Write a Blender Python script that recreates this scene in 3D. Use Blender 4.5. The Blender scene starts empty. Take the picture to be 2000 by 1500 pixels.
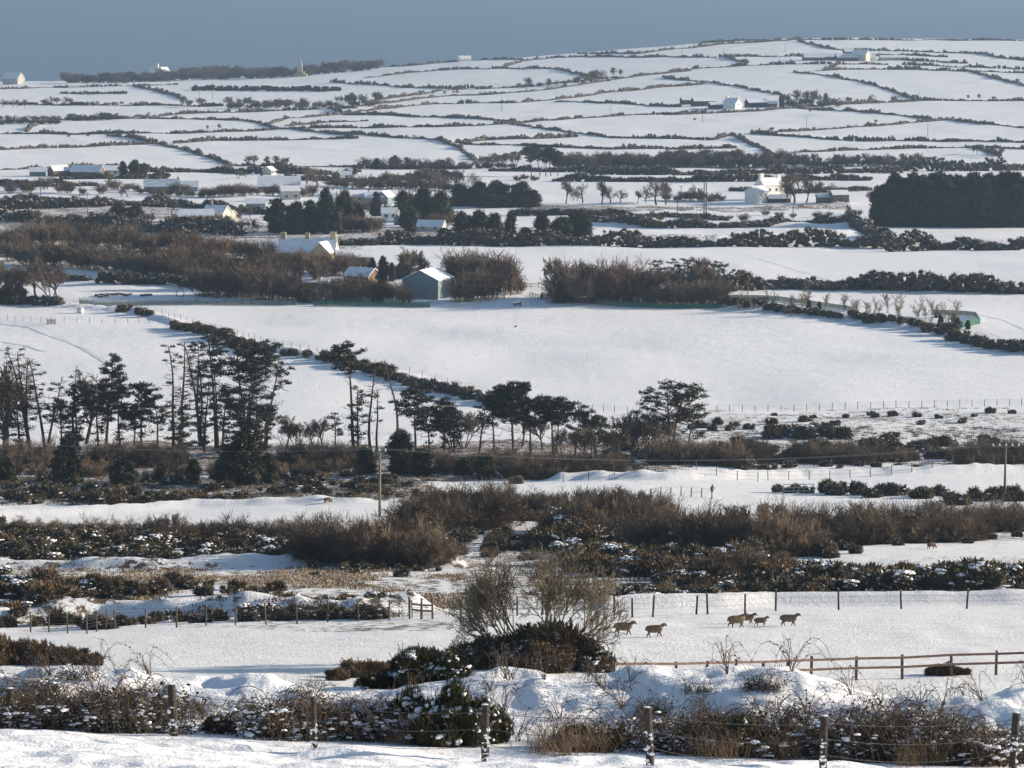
import bpy, math, random
import numpy as np
from mathutils import Vector, Matrix
S=bpy.context.scene; COL=S.collection; PI=math.pi
# ------------------------------------------------------------------ camera, sky, sun, exposure
F=6000.; HR=-60.; PITCH=math.atan((750-HR)/F); CAMZ=150.
cam=bpy.data.objects.new('camera',bpy.data.cameras.new('camera')); COL.objects.link(cam)
cam.location=(0,0,CAMZ); cam.rotation_euler=(PI/2-PITCH,0,0)
cam.data.lens=108; cam.data.sensor_width=36; cam.data.clip_start=.5; cam.data.clip_end=90000
S.camera=cam
SUN_EL=math.radians(14.5); SUN_AZ=math.radians(75)      # azimuth clockwise from +Y (view direction)
w=bpy.data.worlds.new('World'); S.world=w; w.use_nodes=True
nt=w.node_tree; bg=nt.nodes['Background']
sky=nt.nodes.new('ShaderNodeTexSky'); sky.sky_type='NISHITA'; sky.sun_disc=False
sky.sun_elevation=SUN_EL; sky.sun_rotation=SUN_AZ; sky.air_density=1.0; sky.dust_density=.6; sky.ozone_density=1.6
nt.links.new(sky.outputs[0],bg.inputs[0]); bg.inputs[1].default_value=.082
sl=bpy.data.lights.new('sun','SUN'); sl.energy=4.6; sl.angle=math.radians(.6); sl.color=(1,.87,.70)
so=bpy.data.objects.new('sun',sl); COL.objects.link(so)
sd=Vector((math.sin(SUN_AZ)*math.cos(SUN_EL),math.cos(SUN_AZ)*math.cos(SUN_EL),math.sin(SUN_EL)))
so.rotation_euler=sd.to_track_quat('Z','Y').to_euler(); so.location=(300,200,300)
S.render.engine='CYCLES'
S.view_settings.view_transform='Standard'; S.view_settings.look='None'
S.view_settings.exposure=1.06; S.view_settings.gamma=1
S.cycles.max_bounces=5; S.cycles.diffuse_bounces=2; S.cycles.volume_bounces=0
S.render.resolution_x=1024; S.render.resolution_y=768
# ------------------------------------------------------------------ projection and terrain function
cp,sp_=math.cos(PITCH),math.sin(PITCH)
def tu(px,row):
    v=row-750.; y=F*cp-v*sp_
    return (F*sp_+v*cp)/y, (px-1000.)/y
def topx(x,y,z):
    z=z-CAMZ; f=y*cp-z*sp_; d=-y*sp_-z*cp
    return 1000+F*x/f, 750+F*d/f
# distance, photograph rows at columns 0, 500, 1000, 1500, 2000
def r3(Y,a,b,c): return (Y,a,(a+b)/2,b,(b+c)/2,c)
TAB=[r3(50,1490,1520,1560),r3(54,1455,1492,1525),r3(57.5,1428,1468,1503),r3(62,1395,1425,1455),r3(80,1378,1398,1410),
 r3(100,1355,1368,1380),r3(130,1332,1338,1350),r3(140,1318,1322,1332),r3(155,1285,1265,1268),r3(170,1255,1220,1216),
 r3(183,1238,1197,1195),r3(200,1210,1178,1172),r3(240,1130,1112,1105),r3(290,1062,1050,1042),r3(340,1012,990,988),
 r3(400,958,938,932),r3(440,918,906,903),r3(480,886,878,872),r3(520,842,838,832),r3(560,796,790,785),r3(600,738,728,725),
 r3(660,655,652,652),r3(710,598,598,600),r3(760,552,552,552),r3(830,497,497,497),r3(860,484,483,488),r3(900,470,468,470),
 r3(1000,432,432,434),r3(1100,398,398,398),r3(1250,350,350,350),r3(1400,322,322,320),
 (1550,290,287,283,282,282),(1750,250,245,237,230,228),(2000,212,208,197,183,182),(2300,186,177,155,130,130),
 (2600,167,156,123,96,99),(2720,162,150,116,86,88),(2850,160,148,114,77,78)]
YC=[0,20,40]; ZC=[[-1.7]*5,[-5.8]*5,[-10.6]*5]
for t in TAB:
    YC.append(t[0]); ZC.append([-tu(1000,r)[0]*t[0] for r in t[1:]])
for Y,z in ((3000,(-112,-108,-92,-78,-78)),(3300,(-140,)*5),(3600,(-158,)*5),(4200,(-165,)*5)):
    YC.append(Y); ZC.append(list(z))
YC=np.array(YC,float); ZC=np.array(ZC)
def slopes(x,z):
    h=np.diff(x)[:,None]; d=np.diff(z,axis=0)/h; m=np.zeros_like(z)
    a,b=d[:-1],d[1:]; m[1:-1]=np.where(a*b>0,2*a*b/np.where(np.abs(a+b)<1e-9,1e-9,a+b),0); m[0]=d[0]; m[-1]=d[-1]; return m
MC=slopes(YC,ZC); UC=np.array([-1/6,-1/12,0,1/12,1/6])*1.0087
def base(x,y):
    x=np.asarray(x,float); y=np.asarray(y,float)
    sh=x.shape; x=x.ravel(); y=np.clip(y.ravel(),0,4199)
    i=np.clip(np.searchsorted(YC,y)-1,0,len(YC)-2); h=YC[i+1]-YC[i]; t=((y-YC[i])/h)[:,None]; h=h[:,None]
    z=(2*t**3-3*t**2+1)*ZC[i]+(t**3-2*t**2+t)*h*MC[i]+(3*t**2-2*t**3)*ZC[i+1]+(t**3-t**2)*h*MC[i+1]
    u=np.clip(x/np.maximum(y,1),-.21,.21); k=np.clip((u-UC[0])/(UC[1]-UC[0]),-.6,4.6); j=np.clip(np.floor(k).astype(int),0,3); f=k-j
    n=np.arange(len(u)); g=lambda q: z[n,np.clip(q,0,4)]
    m0=(g(j+1)-g(j-1))/2; m1=(g(j+2)-g(j))/2; fc=np.clip(f,0,1)
    r=(2*fc**3-3*fc**2+1)*g(j)+(fc**3-2*fc**2+fc)*m0+(3*fc**2-2*fc**3)*g(j+1)+(fc**3-fc**2)*m1
    return r.reshape(sh)
def hsh(i,j,s): 
    v=np.sin(i*127.1+j*311.7+s*74.7)*43758.5453; return v-np.floor(v)
def noise(x,y,s=0):
    i=np.floor(x); j=np.floor(y); f=x-i; g=y-j; f=f*f*(3-2*f); g=g*g*(3-2*g)
    return (hsh(i,j,s)*(1-f)+hsh(i+1,j,s)*f)*(1-g)+(hsh(i,j+1,s)*(1-f)+hsh(i+1,j+1,s)*f)*g-.5
YS=np.exp(np.linspace(math.log(48),math.log(2850),5000))
def hit(px,row):
    t,u=tu(px,row); zb=base(u*YS,YS); d=zb+t*YS
    k=np.nonzero(d>=0)[0]
    if len(k)==0: i=int(np.argmax(d[3500:]))+3500; return u*YS[i],YS[i]
    i=k[0]
    if i==0: return u*YS[0],YS[0]
    a=-d[i-1]/(d[i]-d[i-1]); Y=YS[i-1]+a*(YS[i]-YS[i-1]); return u*Y,Y
def pl(*p): return [hit(p[i],p[i+1]) for i in range(0,len(p),2)]
# snow banks: (polyline, height, half-width, lump)
BANKS=[(pl(1190,1188,1400,1187,1500,1185,2050,1183),1.0,1.4,.12),
 (pl(-40,1222,200,1212,480,1204,700,1196,800,1190),1.3,1.6,.6),
 (pl(-40,1112,300,1112,640,1100,880,1104),1.0,1.6,.5),(pl(860,1034,1110,1032),.8,1.2,.3),
 (pl(1100,936,1300,938,1560,930,1800,926,2050,922),1.2,2.0,.5),(pl(1150,470,1400,470,1660,458),1.8,3,.5),
 (pl(-40,1010,200,1000,380,990,700,985),.8,2.0,.5),(pl(1100,443,1400,442,1690,445),1.6,3,.5),
 (pl(60,590,260,606,440,660,640,704,800,740,980,782),.9,1.8,.4),(pl(1380,592,1640,620,1840,648,2050,700),1.0,1.8,.4),
 (pl(1300,412,1500,408,1660,400),1.2,2.5,.4)]
BT=np.array([(-300,1312),(0,1312),(60,1299),(200,1303),(240,1297),(300,1310),(400,1318),(480,1299),(520,1299),(600,1322),(660,1328),(740,1330),(860,1316),
 (960,1308),(1040,1312),(1120,1324),(1180,1318),(1300,1306),(1500,1306),(1600,1316),(1680,1338),(1760,1354),(1850,1347),(2000,1335),(2300,1335)],float)
def segd(x,y,P):
    d=np.full(x.shape,1e9)
    for (ax,ay),(bx,by) in zip(P[:-1],P[1:]):
        vx,vy=bx-ax,by-ay; t=np.clip(((x-ax)*vx+(y-ay)*vy)/(vx*vx+vy*vy+1e-9),0,1)
        d=np.minimum(d,np.hypot(x-ax-t*vx,y-ay-t*vy))
    return d
def ground(x,y):
    x=np.atleast_1d(np.asarray(x,float)); y=np.atleast_1d(np.asarray(y,float)); z=base(x,y)
    for P,h,wd,l in BANKS:
        a=np.array(P); ok=(y>a[:,1].min()-4*wd)&(y<a[:,1].max()+4*wd)&(x>a[:,0].min()-9)&(x<a[:,0].max()+9)
        if ok.any():
            d=segd(x[ok],y[ok],P); z[ok]+=h*(1+l*noise(x[ok]*.35,y[ok]*.35,3)+.4*l*noise(x[ok]*1.1,y[ok]*1.1,4))*np.exp(-(d/wd)**2*1.4)
    # foreground hedge bank
    ok=(y>45)&(y<78)
    if ok.any():
        X,Yy=x[ok],y[ok]; px=1000+X/64.*F*1.008
        yc=63.5+.9*noise(X*.23,X*0+5,7); row=np.interp(px,BT[:,0],BT[:,1]); top=-np.array([tu(1000,r)[0] for r in row.ravel()]).reshape(row.shape)*64.
        H=top-base(X,yc)+.12*noise(X*.9,Yy*.9,8)
        d=Yy-yc; wf=np.where(d<0,3.5+1.2*noise(X*.4,X*0,9),3.6); q=np.clip(1-np.abs(d)/wf,0,1); pf=q*q*(3-2*q)
        z[ok]+=H*pf+ (noise(X*.8,Yy*1.2,11)*.24+noise(X*1.7,Yy*2.1,18)*.13+noise(X*3.6,Yy*4.2,12)*.09)*np.clip(q*2,0,1)
        q2=np.clip((58-Yy)/2,0,1); z[ok]+=q2*(noise(X*.3,Yy*.9,17)*.22+noise(X*.7,Yy*1.3,13)*.2+noise(X*1.9,Yy*2.6,14)*.11+noise(X*3.4,Yy*4.4,15)*.04)
        # second drift on the right, in front of the railed fence
        q3=np.clip(1-np.abs(Yy-(70.5))/5.,0,1)*np.clip((X-6.5)/2,0,1); z[ok]+=q3*q3*(3-2*q3)*(.75+.5*noise(X*.35,X*0,16))
    z+=noise(x*.05,y*.05,1)*np.clip((y-60)/400,0,1)*.9+noise(x*.6,y*.6,2)*.10*np.clip((y-75)/60,0,1)
    return z
def gz(x,y): return float(ground(x,y)[0])+CAMZ
def at(px,row):
    x,y=hit(px,row); return Vector((x,y,gz(x,y)))
# ------------------------------------------------------------------ materials
MT={}
def mat(name,col,rough=.85,spec=.2,metal=0,var=.0,scale=1.,col2=None,bump=0,snow=0,sscale=1.5,sth=.45,rnd=0,emis=None):
    m=bpy.data.materials.new(name); m.use_nodes=True; n=m.node_tree; L=n.links.new; b=n.nodes['Principled BSDF']
    b.inputs['Roughness'].default_value=rough; b.inputs['Specular IOR Level'].default_value=spec; b.inputs['Metallic'].default_value=metal
    geo=n.nodes.new('ShaderNodeNewGeometry'); out=None
    def rgb(c):
        q=n.nodes.new('ShaderNodeRGB'); q.outputs[0].default_value=(*c,1); return q.outputs[0]
    def mix(f,a,c):
        q=n.nodes.new('ShaderNodeMix'); q.data_type='RGBA'; L(f,q.inputs[0]); L(a,q.inputs[6]); L(c,q.inputs[7]); return q.outputs[2]
    def nz(sc,det=3):
        q=n.nodes.new('ShaderNodeTexNoise'); q.inputs['Scale'].default_value=sc; q.inputs['Detail'].default_value=det; L(geo.outputs['Position'],q.inputs['Vector']); return q.outputs['Fac']
    def mr(v,a,c,d=0,e=1):
        q=n.nodes.new('ShaderNodeMapRange'); L(v,q.inputs[0]); q.inputs[1].default_value=a; q.inputs[2].default_value=c; q.inputs[3].default_value=d; q.inputs[4].default_value=e; return q.outputs[0]
    c=rgb(col)
    c2=col2 or tuple(x*(1-var) for x in col)
    c=mix(mr(nz(scale),.35,.65),c,rgb(c2))
    if rnd:
        oi=n.nodes.new('ShaderNodeObjectInfo'); hs=n.nodes.new('ShaderNodeHueSaturation'); L(c,hs.inputs['Color'])
        L(mr(oi.outputs['Random'],0,1,1-rnd,1+rnd),hs.inputs['Value']); c=hs.outputs[0]
    if snow:
        sx=n.nodes.new('ShaderNodeSeparateXYZ'); L(geo.outputs['Normal'],sx.inputs[0])
        a=mr(sx.outputs[2],.25,.7); k=mr(nz(sscale,2),sth,sth+.06)
        mm=n.nodes.new('ShaderNodeMath'); mm.operation='MULTIPLY'; L(a,mm.inputs[0]); L(k,mm.inputs[1])
        m2=n.nodes.new('ShaderNodeMath'); m2.operation='MULTIPLY'; L(mm.outputs[0],m2.inputs[0]); m2.inputs[1].default_value=snow
        c=mix(m2.outputs[0],c,rgb((.86,.87,.89)))
    L(c,b.inputs['Base Color'])
    if bump:
        bp=n.nodes.new('ShaderNodeBump'); bp.inputs['Strength'].default_value=1; bp.inputs['Distance'].default_value=bump; L(nz(scale*2),bp.inputs['Height']); L(bp.outputs[0],b.inputs['Normal'])
    MT[name]=m; return m
mat('bark',(.085,.062,.048),var=.4,scale=3,rnd=.25)
mat('pine_bark',(.10,.055,.038),col2=(.05,.035,.028),scale=1.5,rnd=.2)
mat('pale_bark',(.20,.17,.135),col2=(.11,.09,.07),scale=4,rnd=.15)
mat('twig',(.17,.125,.09),col2=(.11,.082,.062),scale=.5,rnd=.25)
mat('thorn_twig',(.24,.195,.13),col2=(.13,.105,.07),scale=.8)
mat('far_twig',(.12,.10,.085),col2=(.08,.068,.058),scale=.2,rnd=.25)
mat('willow_twig',(.165,.122,.083),col2=(.092,.067,.047),scale=.22,rnd=.35)
mat('red_twig',(.18,.112,.072),col2=(.12,.082,.056),scale=.35,rnd=.25)
mat('needle',(.026,.033,.016),col2=(.058,.056,.028),scale=.9,snow=.5,sscale=1.1,sth=.57,rnd=.25)
mat('needle_brown',(.055,.055,.03),col2=(.028,.04,.024),scale=.6,snow=.3,sscale=1.1,sth=.58,rnd=.2)
mat('cypress_leaf',(.018,.028,.012),col2=(.048,.055,.024),scale=.5,snow=.35,sscale=.9,sth=.62,rnd=.3)
mat('cedar_leaf',(.022,.034,.018),col2=(.055,.066,.034),scale=.35,rnd=.25)
mat('gorse_leaf',(.045,.040,.020),col2=(.125,.088,.045),scale=.5,snow=.7,sscale=1.7,sth=.53,rnd=.25)
mat('heath_twig',(.17,.115,.07),col2=(.06,.046,.03),scale=.5,snow=.3,sscale=2,sth=.5)
mat('rust_gorse',(.10,.062,.032),col2=(.15,.095,.05),scale=.6,snow=.65,sscale=1.7,sth=.54,rnd=.25)
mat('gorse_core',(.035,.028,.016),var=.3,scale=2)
mat('hedge_leaf',(.04,.034,.024),col2=(.085,.064,.044),scale=.25,snow=.55,sscale=.8,sth=.55,rnd=.2)
mat('hedge_far',(.075,.062,.05),col2=(.14,.112,.085),scale=.12,snow=.35,sscale=.22,sth=.56,rnd=.2)
mat('snow',(.87,.87,.88),rough=.6,scale=3,bump=.02)
mat('roof_snow',(.88,.88,.89),rough=.6,col2=(.78,.79,.82),scale=.5,bump=.05)
mat('grass_dry',(.44,.35,.25),col2=(.28,.205,.135),scale=.7)
mat('grass_dark',(.14,.10,.06),col2=(.07,.052,.035),scale=.7)
mat('post_wood',(.13,.11,.085),col2=(.075,.062,.05),scale=3,snow=.8,sth=.3)
mat('old_post',(.06,.05,.04),col2=(.035,.03,.025),scale=14,snow=.9,sth=.35,bump=.01)
mat('rail_wood',(.15,.105,.08),col2=(.09,.062,.05),scale=4,snow=.5,sth=.5)
mat('yellow_log',(.42,.33,.19),col2=(.25,.19,.11),scale=1.2,snow=.7,sth=.45)
mat('wire',(.10,.10,.105),rough=.5,metal=.4)
mat('cable',(.2,.21,.22),rough=.5)
mat('netting',(.025,.12,.08),col2=(.05,.18,.13),scale=1.3,rough=.7)
mat('netting_dull',(.10,.14,.12),col2=(.22,.25,.24),scale=1.3,rough=.7)
mat('white_wall',(.80,.79,.74),var=.06,scale=.4)
mat('cream_wall',(.50,.475,.41),var=.12,scale=.6)
mat('yellow_stone',(.46,.40,.26),col2=(.34,.29,.19),scale=1.2)
mat('stone_wall',(.24,.20,.155),col2=(.14,.12,.10),scale=1.2)
mat('dark_wall',(.055,.055,.058),var=.3,scale=.5)
mat('barn_sheet',(.19,.235,.265),col2=(.16,.20,.225),scale=.3,rough=.6)
mat('barn_pale',(.52,.55,.52),var=.1,scale=.5)
mat('brown_wall',(.16,.105,.07),var=.3,scale=.7)
mat('slate',(.07,.075,.085),var=.3,scale=.8)
mat('window_glass',(.02,.025,.03),rough=.15,spec=.6)
mat('fleece',(.21,.15,.095),col2=(.12,.085,.055),scale=9,bump=.015)
mat('brown_fleece',(.11,.07,.045),col2=(.07,.045,.03),scale=9,bump=.015)
mat('sheep_face',(.12,.05,.03),var=.3,scale=6)
mat('metal',(.30,.31,.32),rough=.4,metal=.7)
mat('porcelain',(.55,.68,.66),rough=.3)
mat('bale_wrap',(.75,.75,.74),var=.3,scale=2)
mat('rust',(.17,.09,.055),var=.4,scale=3)
for k_ in ('netting','netting_dull'): MT[k_].node_tree.nodes['Principled BSDF'].inputs['Alpha'].default_value=.6
# ------------------------------------------------------------------ mesh helpers
class MB:
    def __init__(s): s.p=[]; s.n=0
    def add(s,V,Fc,m=0):
        V=np.asarray(V,float).reshape(-1,3); Fc=np.asarray(Fc,int)
        if len(Fc)==0: return s
        s.p.append((V,Fc+s.n,m)); s.n+=len(V); return s
    def mesh(s,name,mats,smooth=False):
        V=np.concatenate([p[0] for p in s.p]); me=bpy.data.meshes.new(name)
        me.vertices.add(len(V)); me.vertices.foreach_set('co',V.astype(np.float32).ravel())
        lens=np.concatenate([np.full(len(p[1]),p[1].shape[1]) for p in s.p]); idx=np.concatenate([p[1].ravel() for p in s.p])
        me.loops.add(len(idx)); me.loops.foreach_set('vertex_index',idx.astype(np.int32))
        st=np.concatenate([[0],np.cumsum(lens)[:-1]])
        me.polygons.add(len(lens)); me.polygons.foreach_set('loop_start',st.astype(np.int32))
        mi=np.concatenate([np.full(len(p[1]),p[2]) for p in s.p]); me.polygons.foreach_set('material_index',mi.astype(np.int32))
        me.polygons.foreach_set('use_smooth',np.full(len(lens),smooth))
        for m in mats: me.materials.append(MT[m])
        me.update(calc_edges=True); return me
def ob(name,me,parent=None,loc=None,rot=None,sc=None):
    o=bpy.data.objects.new(name,me); COL.objects.link(o)
    if parent is not None: o.parent=parent
    if loc is not None: o.location=loc
    if rot is not None: o.rotation_euler=rot
    if sc is not None: o.scale=sc
    return o
REG=[]
def tag(o,label,cat,group=None,px=None):
    o['label']=label; o['category']=cat
    if group: o['group']=group
    if px is None:
        bpy.context.view_layer.update if 0 else None
        px=topx(*o.location)
    REG.append((o,label,px)); return o
def thing(name,label,cat,loc,rz=0,group=None,px=None):
    o=ob(name,None,None,loc,(0,0,rz)); o.empty_display_size=.5; return tag(o,label,cat,group,px)
def dupc(src,loc,rz=0,sc=1):
    r=src.copy(); COL.objects.link(r); r.location=loc; r.rotation_euler=(0,0,rz); r.scale=(sc,sc,sc) if not hasattr(sc,'__len__') else sc
    for ch in src.children:
        c=ch.copy(); COL.objects.link(c); c.parent=r
        for g in ch.children:
            d=g.copy(); COL.objects.link(d); d.parent=c
    return r
def box(mb,c,s,rz=0,m=0,rx=0):
    x,y,z=np.array(s)/2.; V=np.array([[a*x,b*y,d*z] for d in(-1,1) for a,b in((-1,-1),(1,-1),(1,1),(-1,1))])
    if rx: V=V@np.array(Matrix.Rotation(rx,3,'Y')).T
    if rz: V=V@np.array(Matrix.Rotation(rz,3,'Z')).T
    mb.add(V+np.array(c),[[0,3,2,1],[4,5,6,7],[0,1,5,4],[1,2,6,5],[2,3,7,6],[3,0,4,7]],m); return mb
def tubes(mb,P0,P1,R0,R1,n=3,m=0):
    P0=np.asarray(P0,float).reshape(-1,3);P1=np.asarray(P1,float).reshape(-1,3)
    if len(P0)==0: return
    R0=np.broadcast_to(np.asarray(R0,float),len(P0));R1=np.broadcast_to(np.asarray(R1,float),len(P0))
    d=P1-P0; d/=np.linalg.norm(d,axis=1,keepdims=True)+1e-9
    a=np.where(np.abs(d[:,2:3])<.9,[[0,0,1.]],[[1.,0,0]]); s=np.cross(d,a); s/=np.linalg.norm(s,axis=1,keepdims=True)+1e-9; t=np.cross(d,s)
    k=len(P0); V=np.zeros((k,2*n,3))
    for i in range(n):
        an=2*PI*i/n; q=s*math.cos(an)+t*math.sin(an); V[:,i]=P0+q*R0[:,None]; V[:,n+i]=P1+q*R1[:,None]
    f=np.array([[i,(i+1)%n,n+(i+1)%n,n+i] for i in range(n)]); mb.add(V.reshape(-1,3),(f[None]+(np.arange(k)*2*n)[:,None,None]).reshape(-1,4),m)
def polytube(mb,P,R,n=6,m=0):
    P=np.asarray(P,float); R=np.broadcast_to(np.asarray(R,float),len(P)); tubes(mb,P[:-1],P[1:],R[:-1],R[1:],n,m)
# icospheres
def ico(l):
    import bmesh; b=bmesh.new(); bmesh.ops.create_icosphere(b,subdivisions=l,radius=1); b.verts.ensure_lookup_table()
    V=np.array([v.co[:] for v in b.verts]); Fc=np.array([[v.index for v in f.verts] for f in b.faces]); b.free(); return V,Fc
ICO={l:ico(l) for l in(1,2,3)}
def blobs(mb,Cn,R,rng,l=1,m=0,rough=.25,flat=1.):
    """distorted icospheres at centres Cn with radii R (k,) or (k,3)"""
    Cn=np.asarray(Cn,float).reshape(-1,3); k=len(Cn)
    if k==0: return
    V,Fc=ICO[l]; R=np.asarray(R,float); R=R.reshape(-1,1,1) if R.ndim==1 else R.reshape(-1,1,3)
    a=rng.random((k,1,1))*6.28; rot=np.concatenate([np.cos(a)*V[None,:,0:1]-np.sin(a)*V[None,:,1:2],np.sin(a)*V[None,:,0:1]+np.cos(a)*V[None,:,1:2],np.broadcast_to(V[None,:,2:3]*flat,(k,len(V),1))],2)
    W=rot*R*(1+rough*(rng.random((k,len(V),1))*2-1))+Cn[:,None,:]
    mb.add(W.reshape(-1,3),(Fc[None]+(np.arange(k)*len(V))[:,None,None]).reshape(-1,3),m)
def rdir(rng,n,zmin=-1):
    z=rng.random(n)*(1-zmin)+zmin; a=rng.random(n)*2*PI; r=np.sqrt(np.maximum(1-z*z,0)); return np.stack([r*np.cos(a),r*np.sin(a),z],1)
def spikes(mb,P,D,L,W,rng,m=0):
    """thin triangles at P pointing along D"""
    k=len(P); s=np.cross(D,rdir(rng,k)); s/=np.linalg.norm(s,axis=1,keepdims=True)+1e-9
    L=np.broadcast_to(L,k)[:,None]; W=np.broadcast_to(W,k)[:,None]
    V=np.stack([P-s*W/2,P+s*W/2,P+D*L],1); mb.add(V.reshape(-1,3),np.arange(3*k).reshape(-1,3),m)
def flakes(mb,P,size,rng,m=0,up=.0):
    k=len(P); N=rdir(rng,k); N[:,2]=np.abs(N[:,2])+up; N/=np.linalg.norm(N,axis=1,keepdims=True)
    s=np.cross(N,rdir(rng,k)); s/=np.linalg.norm(s,axis=1,keepdims=True)+1e-9; t=np.cross(N,s)
    sz=(np.broadcast_to(size,k)*(.6+.8*rng.random(k)))[:,None]
    V=np.stack([P-s*sz*.5,P+t*sz*.35,P+s*sz*.5,P-t*sz*.35],1); mb.add(V.reshape(-1,3),np.arange(4*k).reshape(-1,4),m)
# ------------------------------------------------------------------ ground sheet
def poly_in(px,py,P):
    P=np.array(P,float).reshape(-1,2); ins=np.zeros(px.shape,bool); j=len(P)-1
    for i in range(len(P)):
        xi,yi=P[i]; xj,yj=P[j]
        c=((yi>py)!=(yj>py))&(px<(xj-xi)*(py-yi)/(yj-yi+1e-9)+xi); ins^=c; j=i
    return ins
COVER=[((-300,925,820,925,900,985,-300,990),.60),((1150,812,1400,806,2300,800,2300,905,1500,915,1150,905),.50),
 ((-300,862,1400,862,1300,935,-300,940),.64),((-300,1022,860,1015,900,1232,-300,1240),.50),((860,1012,2300,1000,2300,1060,1500,1100,1420,1185,900,1190),.54),
 ((1400,1090,2300,1090,2300,1178,1400,1185),.45),((-300,385,340,392,700,470,700,500,-300,505),.6),((1000,404,1660,398,1660,412,1000,416),.62),
 ((380,520,1000,520,1000,590,380,590),.45),((1050,565,1420,570,1420,598,1050,598),.6),((-300,330,1000,340,1200,330,2300,325,2300,345,-300,350),.3),
 ((650,445,1160,445,1160,480,650,480),.6),((1400,575,1680,596,1920,640,2300,720,2300,735,1830,655,1400,598),.4),
 ((-300,1385,2300,1385,2300,1475,-300,1425),.30),((-300,588,60,584,250,600,60,602),.4),((1150,465,2300,468,2300,488,1150,480),.5),
 ((-300,985,500,985,820,972,820,1014,-300,1026),.06),((1010,940,1500,930,2300,925,2300,965,1900,968,1350,970,1050,958),.05),
 ((1420,908,1700,906,2300,900,2300,922,1500,926),.12),
 ((1450,1110,1560,1080,1800,1060,2300,1048,2300,1098,1700,1092,1500,1130),.08),((-300,1095,1,1100,640,1095,640,1106,-300,1118),.2)]
def build_ground():
    ys=[]; y=2.
    while y<4150:
        ys.append(y); y+= y*(.0016 if 49<y<72 else (.0032 if y<1000 else .0045)) if y>30 else .6
    ys=np.array(ys); us=np.linspace(-.27,.30,560)
    X=us[None,:]*(ys[:,None]+34); Y=np.broadcast_to(ys[:,None],X.shape).copy()
    Z=ground(X.ravel(),Y.ravel())+CAMZ
    n,m=X.shape; V=np.stack([X.ravel(),Y.ravel(),Z],1)
    i=np.arange(n-1)[:,None]*m+np.arange(m-1)[None]; i=i.ravel()
    Fc=np.stack([i,i+1,i+m+1,i+m],1)
    px,py=topx(V[:,0],V[:,1],base(V[:,0],V[:,1])+CAMZ)
    px=px+noise(V[:,0]*.15,V[:,1]*.08,21)*40; py=py+noise(V[:,0]*.12,V[:,1]*.05,22)*14*np.clip(py/900,.15,1)
    cv=np.full(len(V),.10)+.06*noise(V[:,0]*.01,V[:,1]*.01,31)
    for P,v in COVER: cv[poly_in(px,py,P)]=v
    c2=cv.reshape(n,m)
    for _ in range(2): c2[1:-1,1:-1]=(c2[1:-1,1:-1]*2+c2[2:,1:-1]+c2[:-2,1:-1]+c2[1:-1,2:]+c2[1:-1,:-2])/6
    me=MB().add(V,Fc).mesh('ground',['snow'],True)
    g2=me.attributes.new('grain','FLOAT','POINT'); g2.data.foreach_set('value',np.interp(V[:,1],[0,68,85,320,450,4000],[.28,.28,1,1,.9,.8]).astype(np.float32))
    a=me.attributes.new('cover','FLOAT','POINT'); a.data.foreach_set('value',c2.ravel().astype(np.float32))
    me.materials.clear()
    mm=bpy.data.materials.new('snow_ground'); mm.use_nodes=True; N=mm.node_tree; L=N.links.new; b=N.nodes['Principled BSDF']; me.materials.append(mm)
    b.inputs['Roughness'].default_value=.55; b.inputs['Specular IOR Level'].default_value=.25
    g=N.nodes.new('ShaderNodeNewGeometry'); at_=N.nodes.new('ShaderNodeAttribute'); at_.attribute_name='cover'
    def nz(sc,det=4,st=None,rough=.55):
        q=N.nodes.new('ShaderNodeTexNoise'); q.inputs['Scale'].default_value=sc; q.inputs['Detail'].default_value=det; q.inputs['Roughness'].default_value=rough
        if st:
            mp=N.nodes.new('ShaderNodeMapping'); mp.inputs['Scale'].default_value=st[:3]; mp.inputs['Rotation'].default_value=(0,0,st[3]); L(g.outputs['Position'],mp.inputs[0]); L(mp.outputs[0],q.inputs['Vector'])
        else: L(g.outputs['Position'],q.inputs['Vector'])
        return q.outputs['Fac']
    def mth(op,a,c,cl=False):
        q=N.nodes.new('ShaderNodeMath'); q.operation=op; q.use_clamp=cl
        for k,v in enumerate((a,c)):
            if isinstance(v,(int,float)): q.inputs[k].default_value=v
            else: L(v,q.inputs[k])
        return q.outputs[0]
    def mixc(f,a,c):
        q=N.nodes.new('ShaderNodeMix'); q.data_type='RGBA'; L(f,q.inputs[0])
        for k,v in ((6,a),(7,c)):
            if isinstance(v,tuple): q.inputs[k].default_value=(*v,1)
            else: L(v,q.inputs[k])
        return q.outputs[2]
    n1=nz(1.1,5,rough=.7); n2=nz(.12,3); 
    nn=mth('ADD',mth('MULTIPLY',n1,.72),mth('MULTIPLY',n2,.28))
    # cover .5 = half the surface
    th=mth('ADD',mth('MULTIPLY',at_.outputs['Fac'],.55),.205)
    f=mth('MULTIPLY',mth('SUBTRACT',th,nn),22,True)
    gr=mixc(nz(.7,3),(.21,.145,.085),(.10,.068,.042))
    gr=mixc(mth('MULTIPLY',mth('SUBTRACT',nz(.09,2),.5),8,True),gr,(.07,.05,.035))
    sn=mixc(nz(.02,2),(.875,.872,.875),(.82,.825,.84))
    L(mixc(f,sn,gr),b.inputs['Base Color'])
    bp=N.nodes.new('ShaderNodeBump'); bp.inputs['Distance'].default_value=.20; L(nz(2.6,5,rough=.75),bp.inputs['Height']); bp.inputs['Strength'].default_value=.9
    br_=N.nodes.new('ShaderNodeBump'); br_.inputs['Distance'].default_value=.10; br_.inputs['Strength'].default_value=1; L(nz(7.5,3,rough=.7),br_.inputs['Height'])
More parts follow.
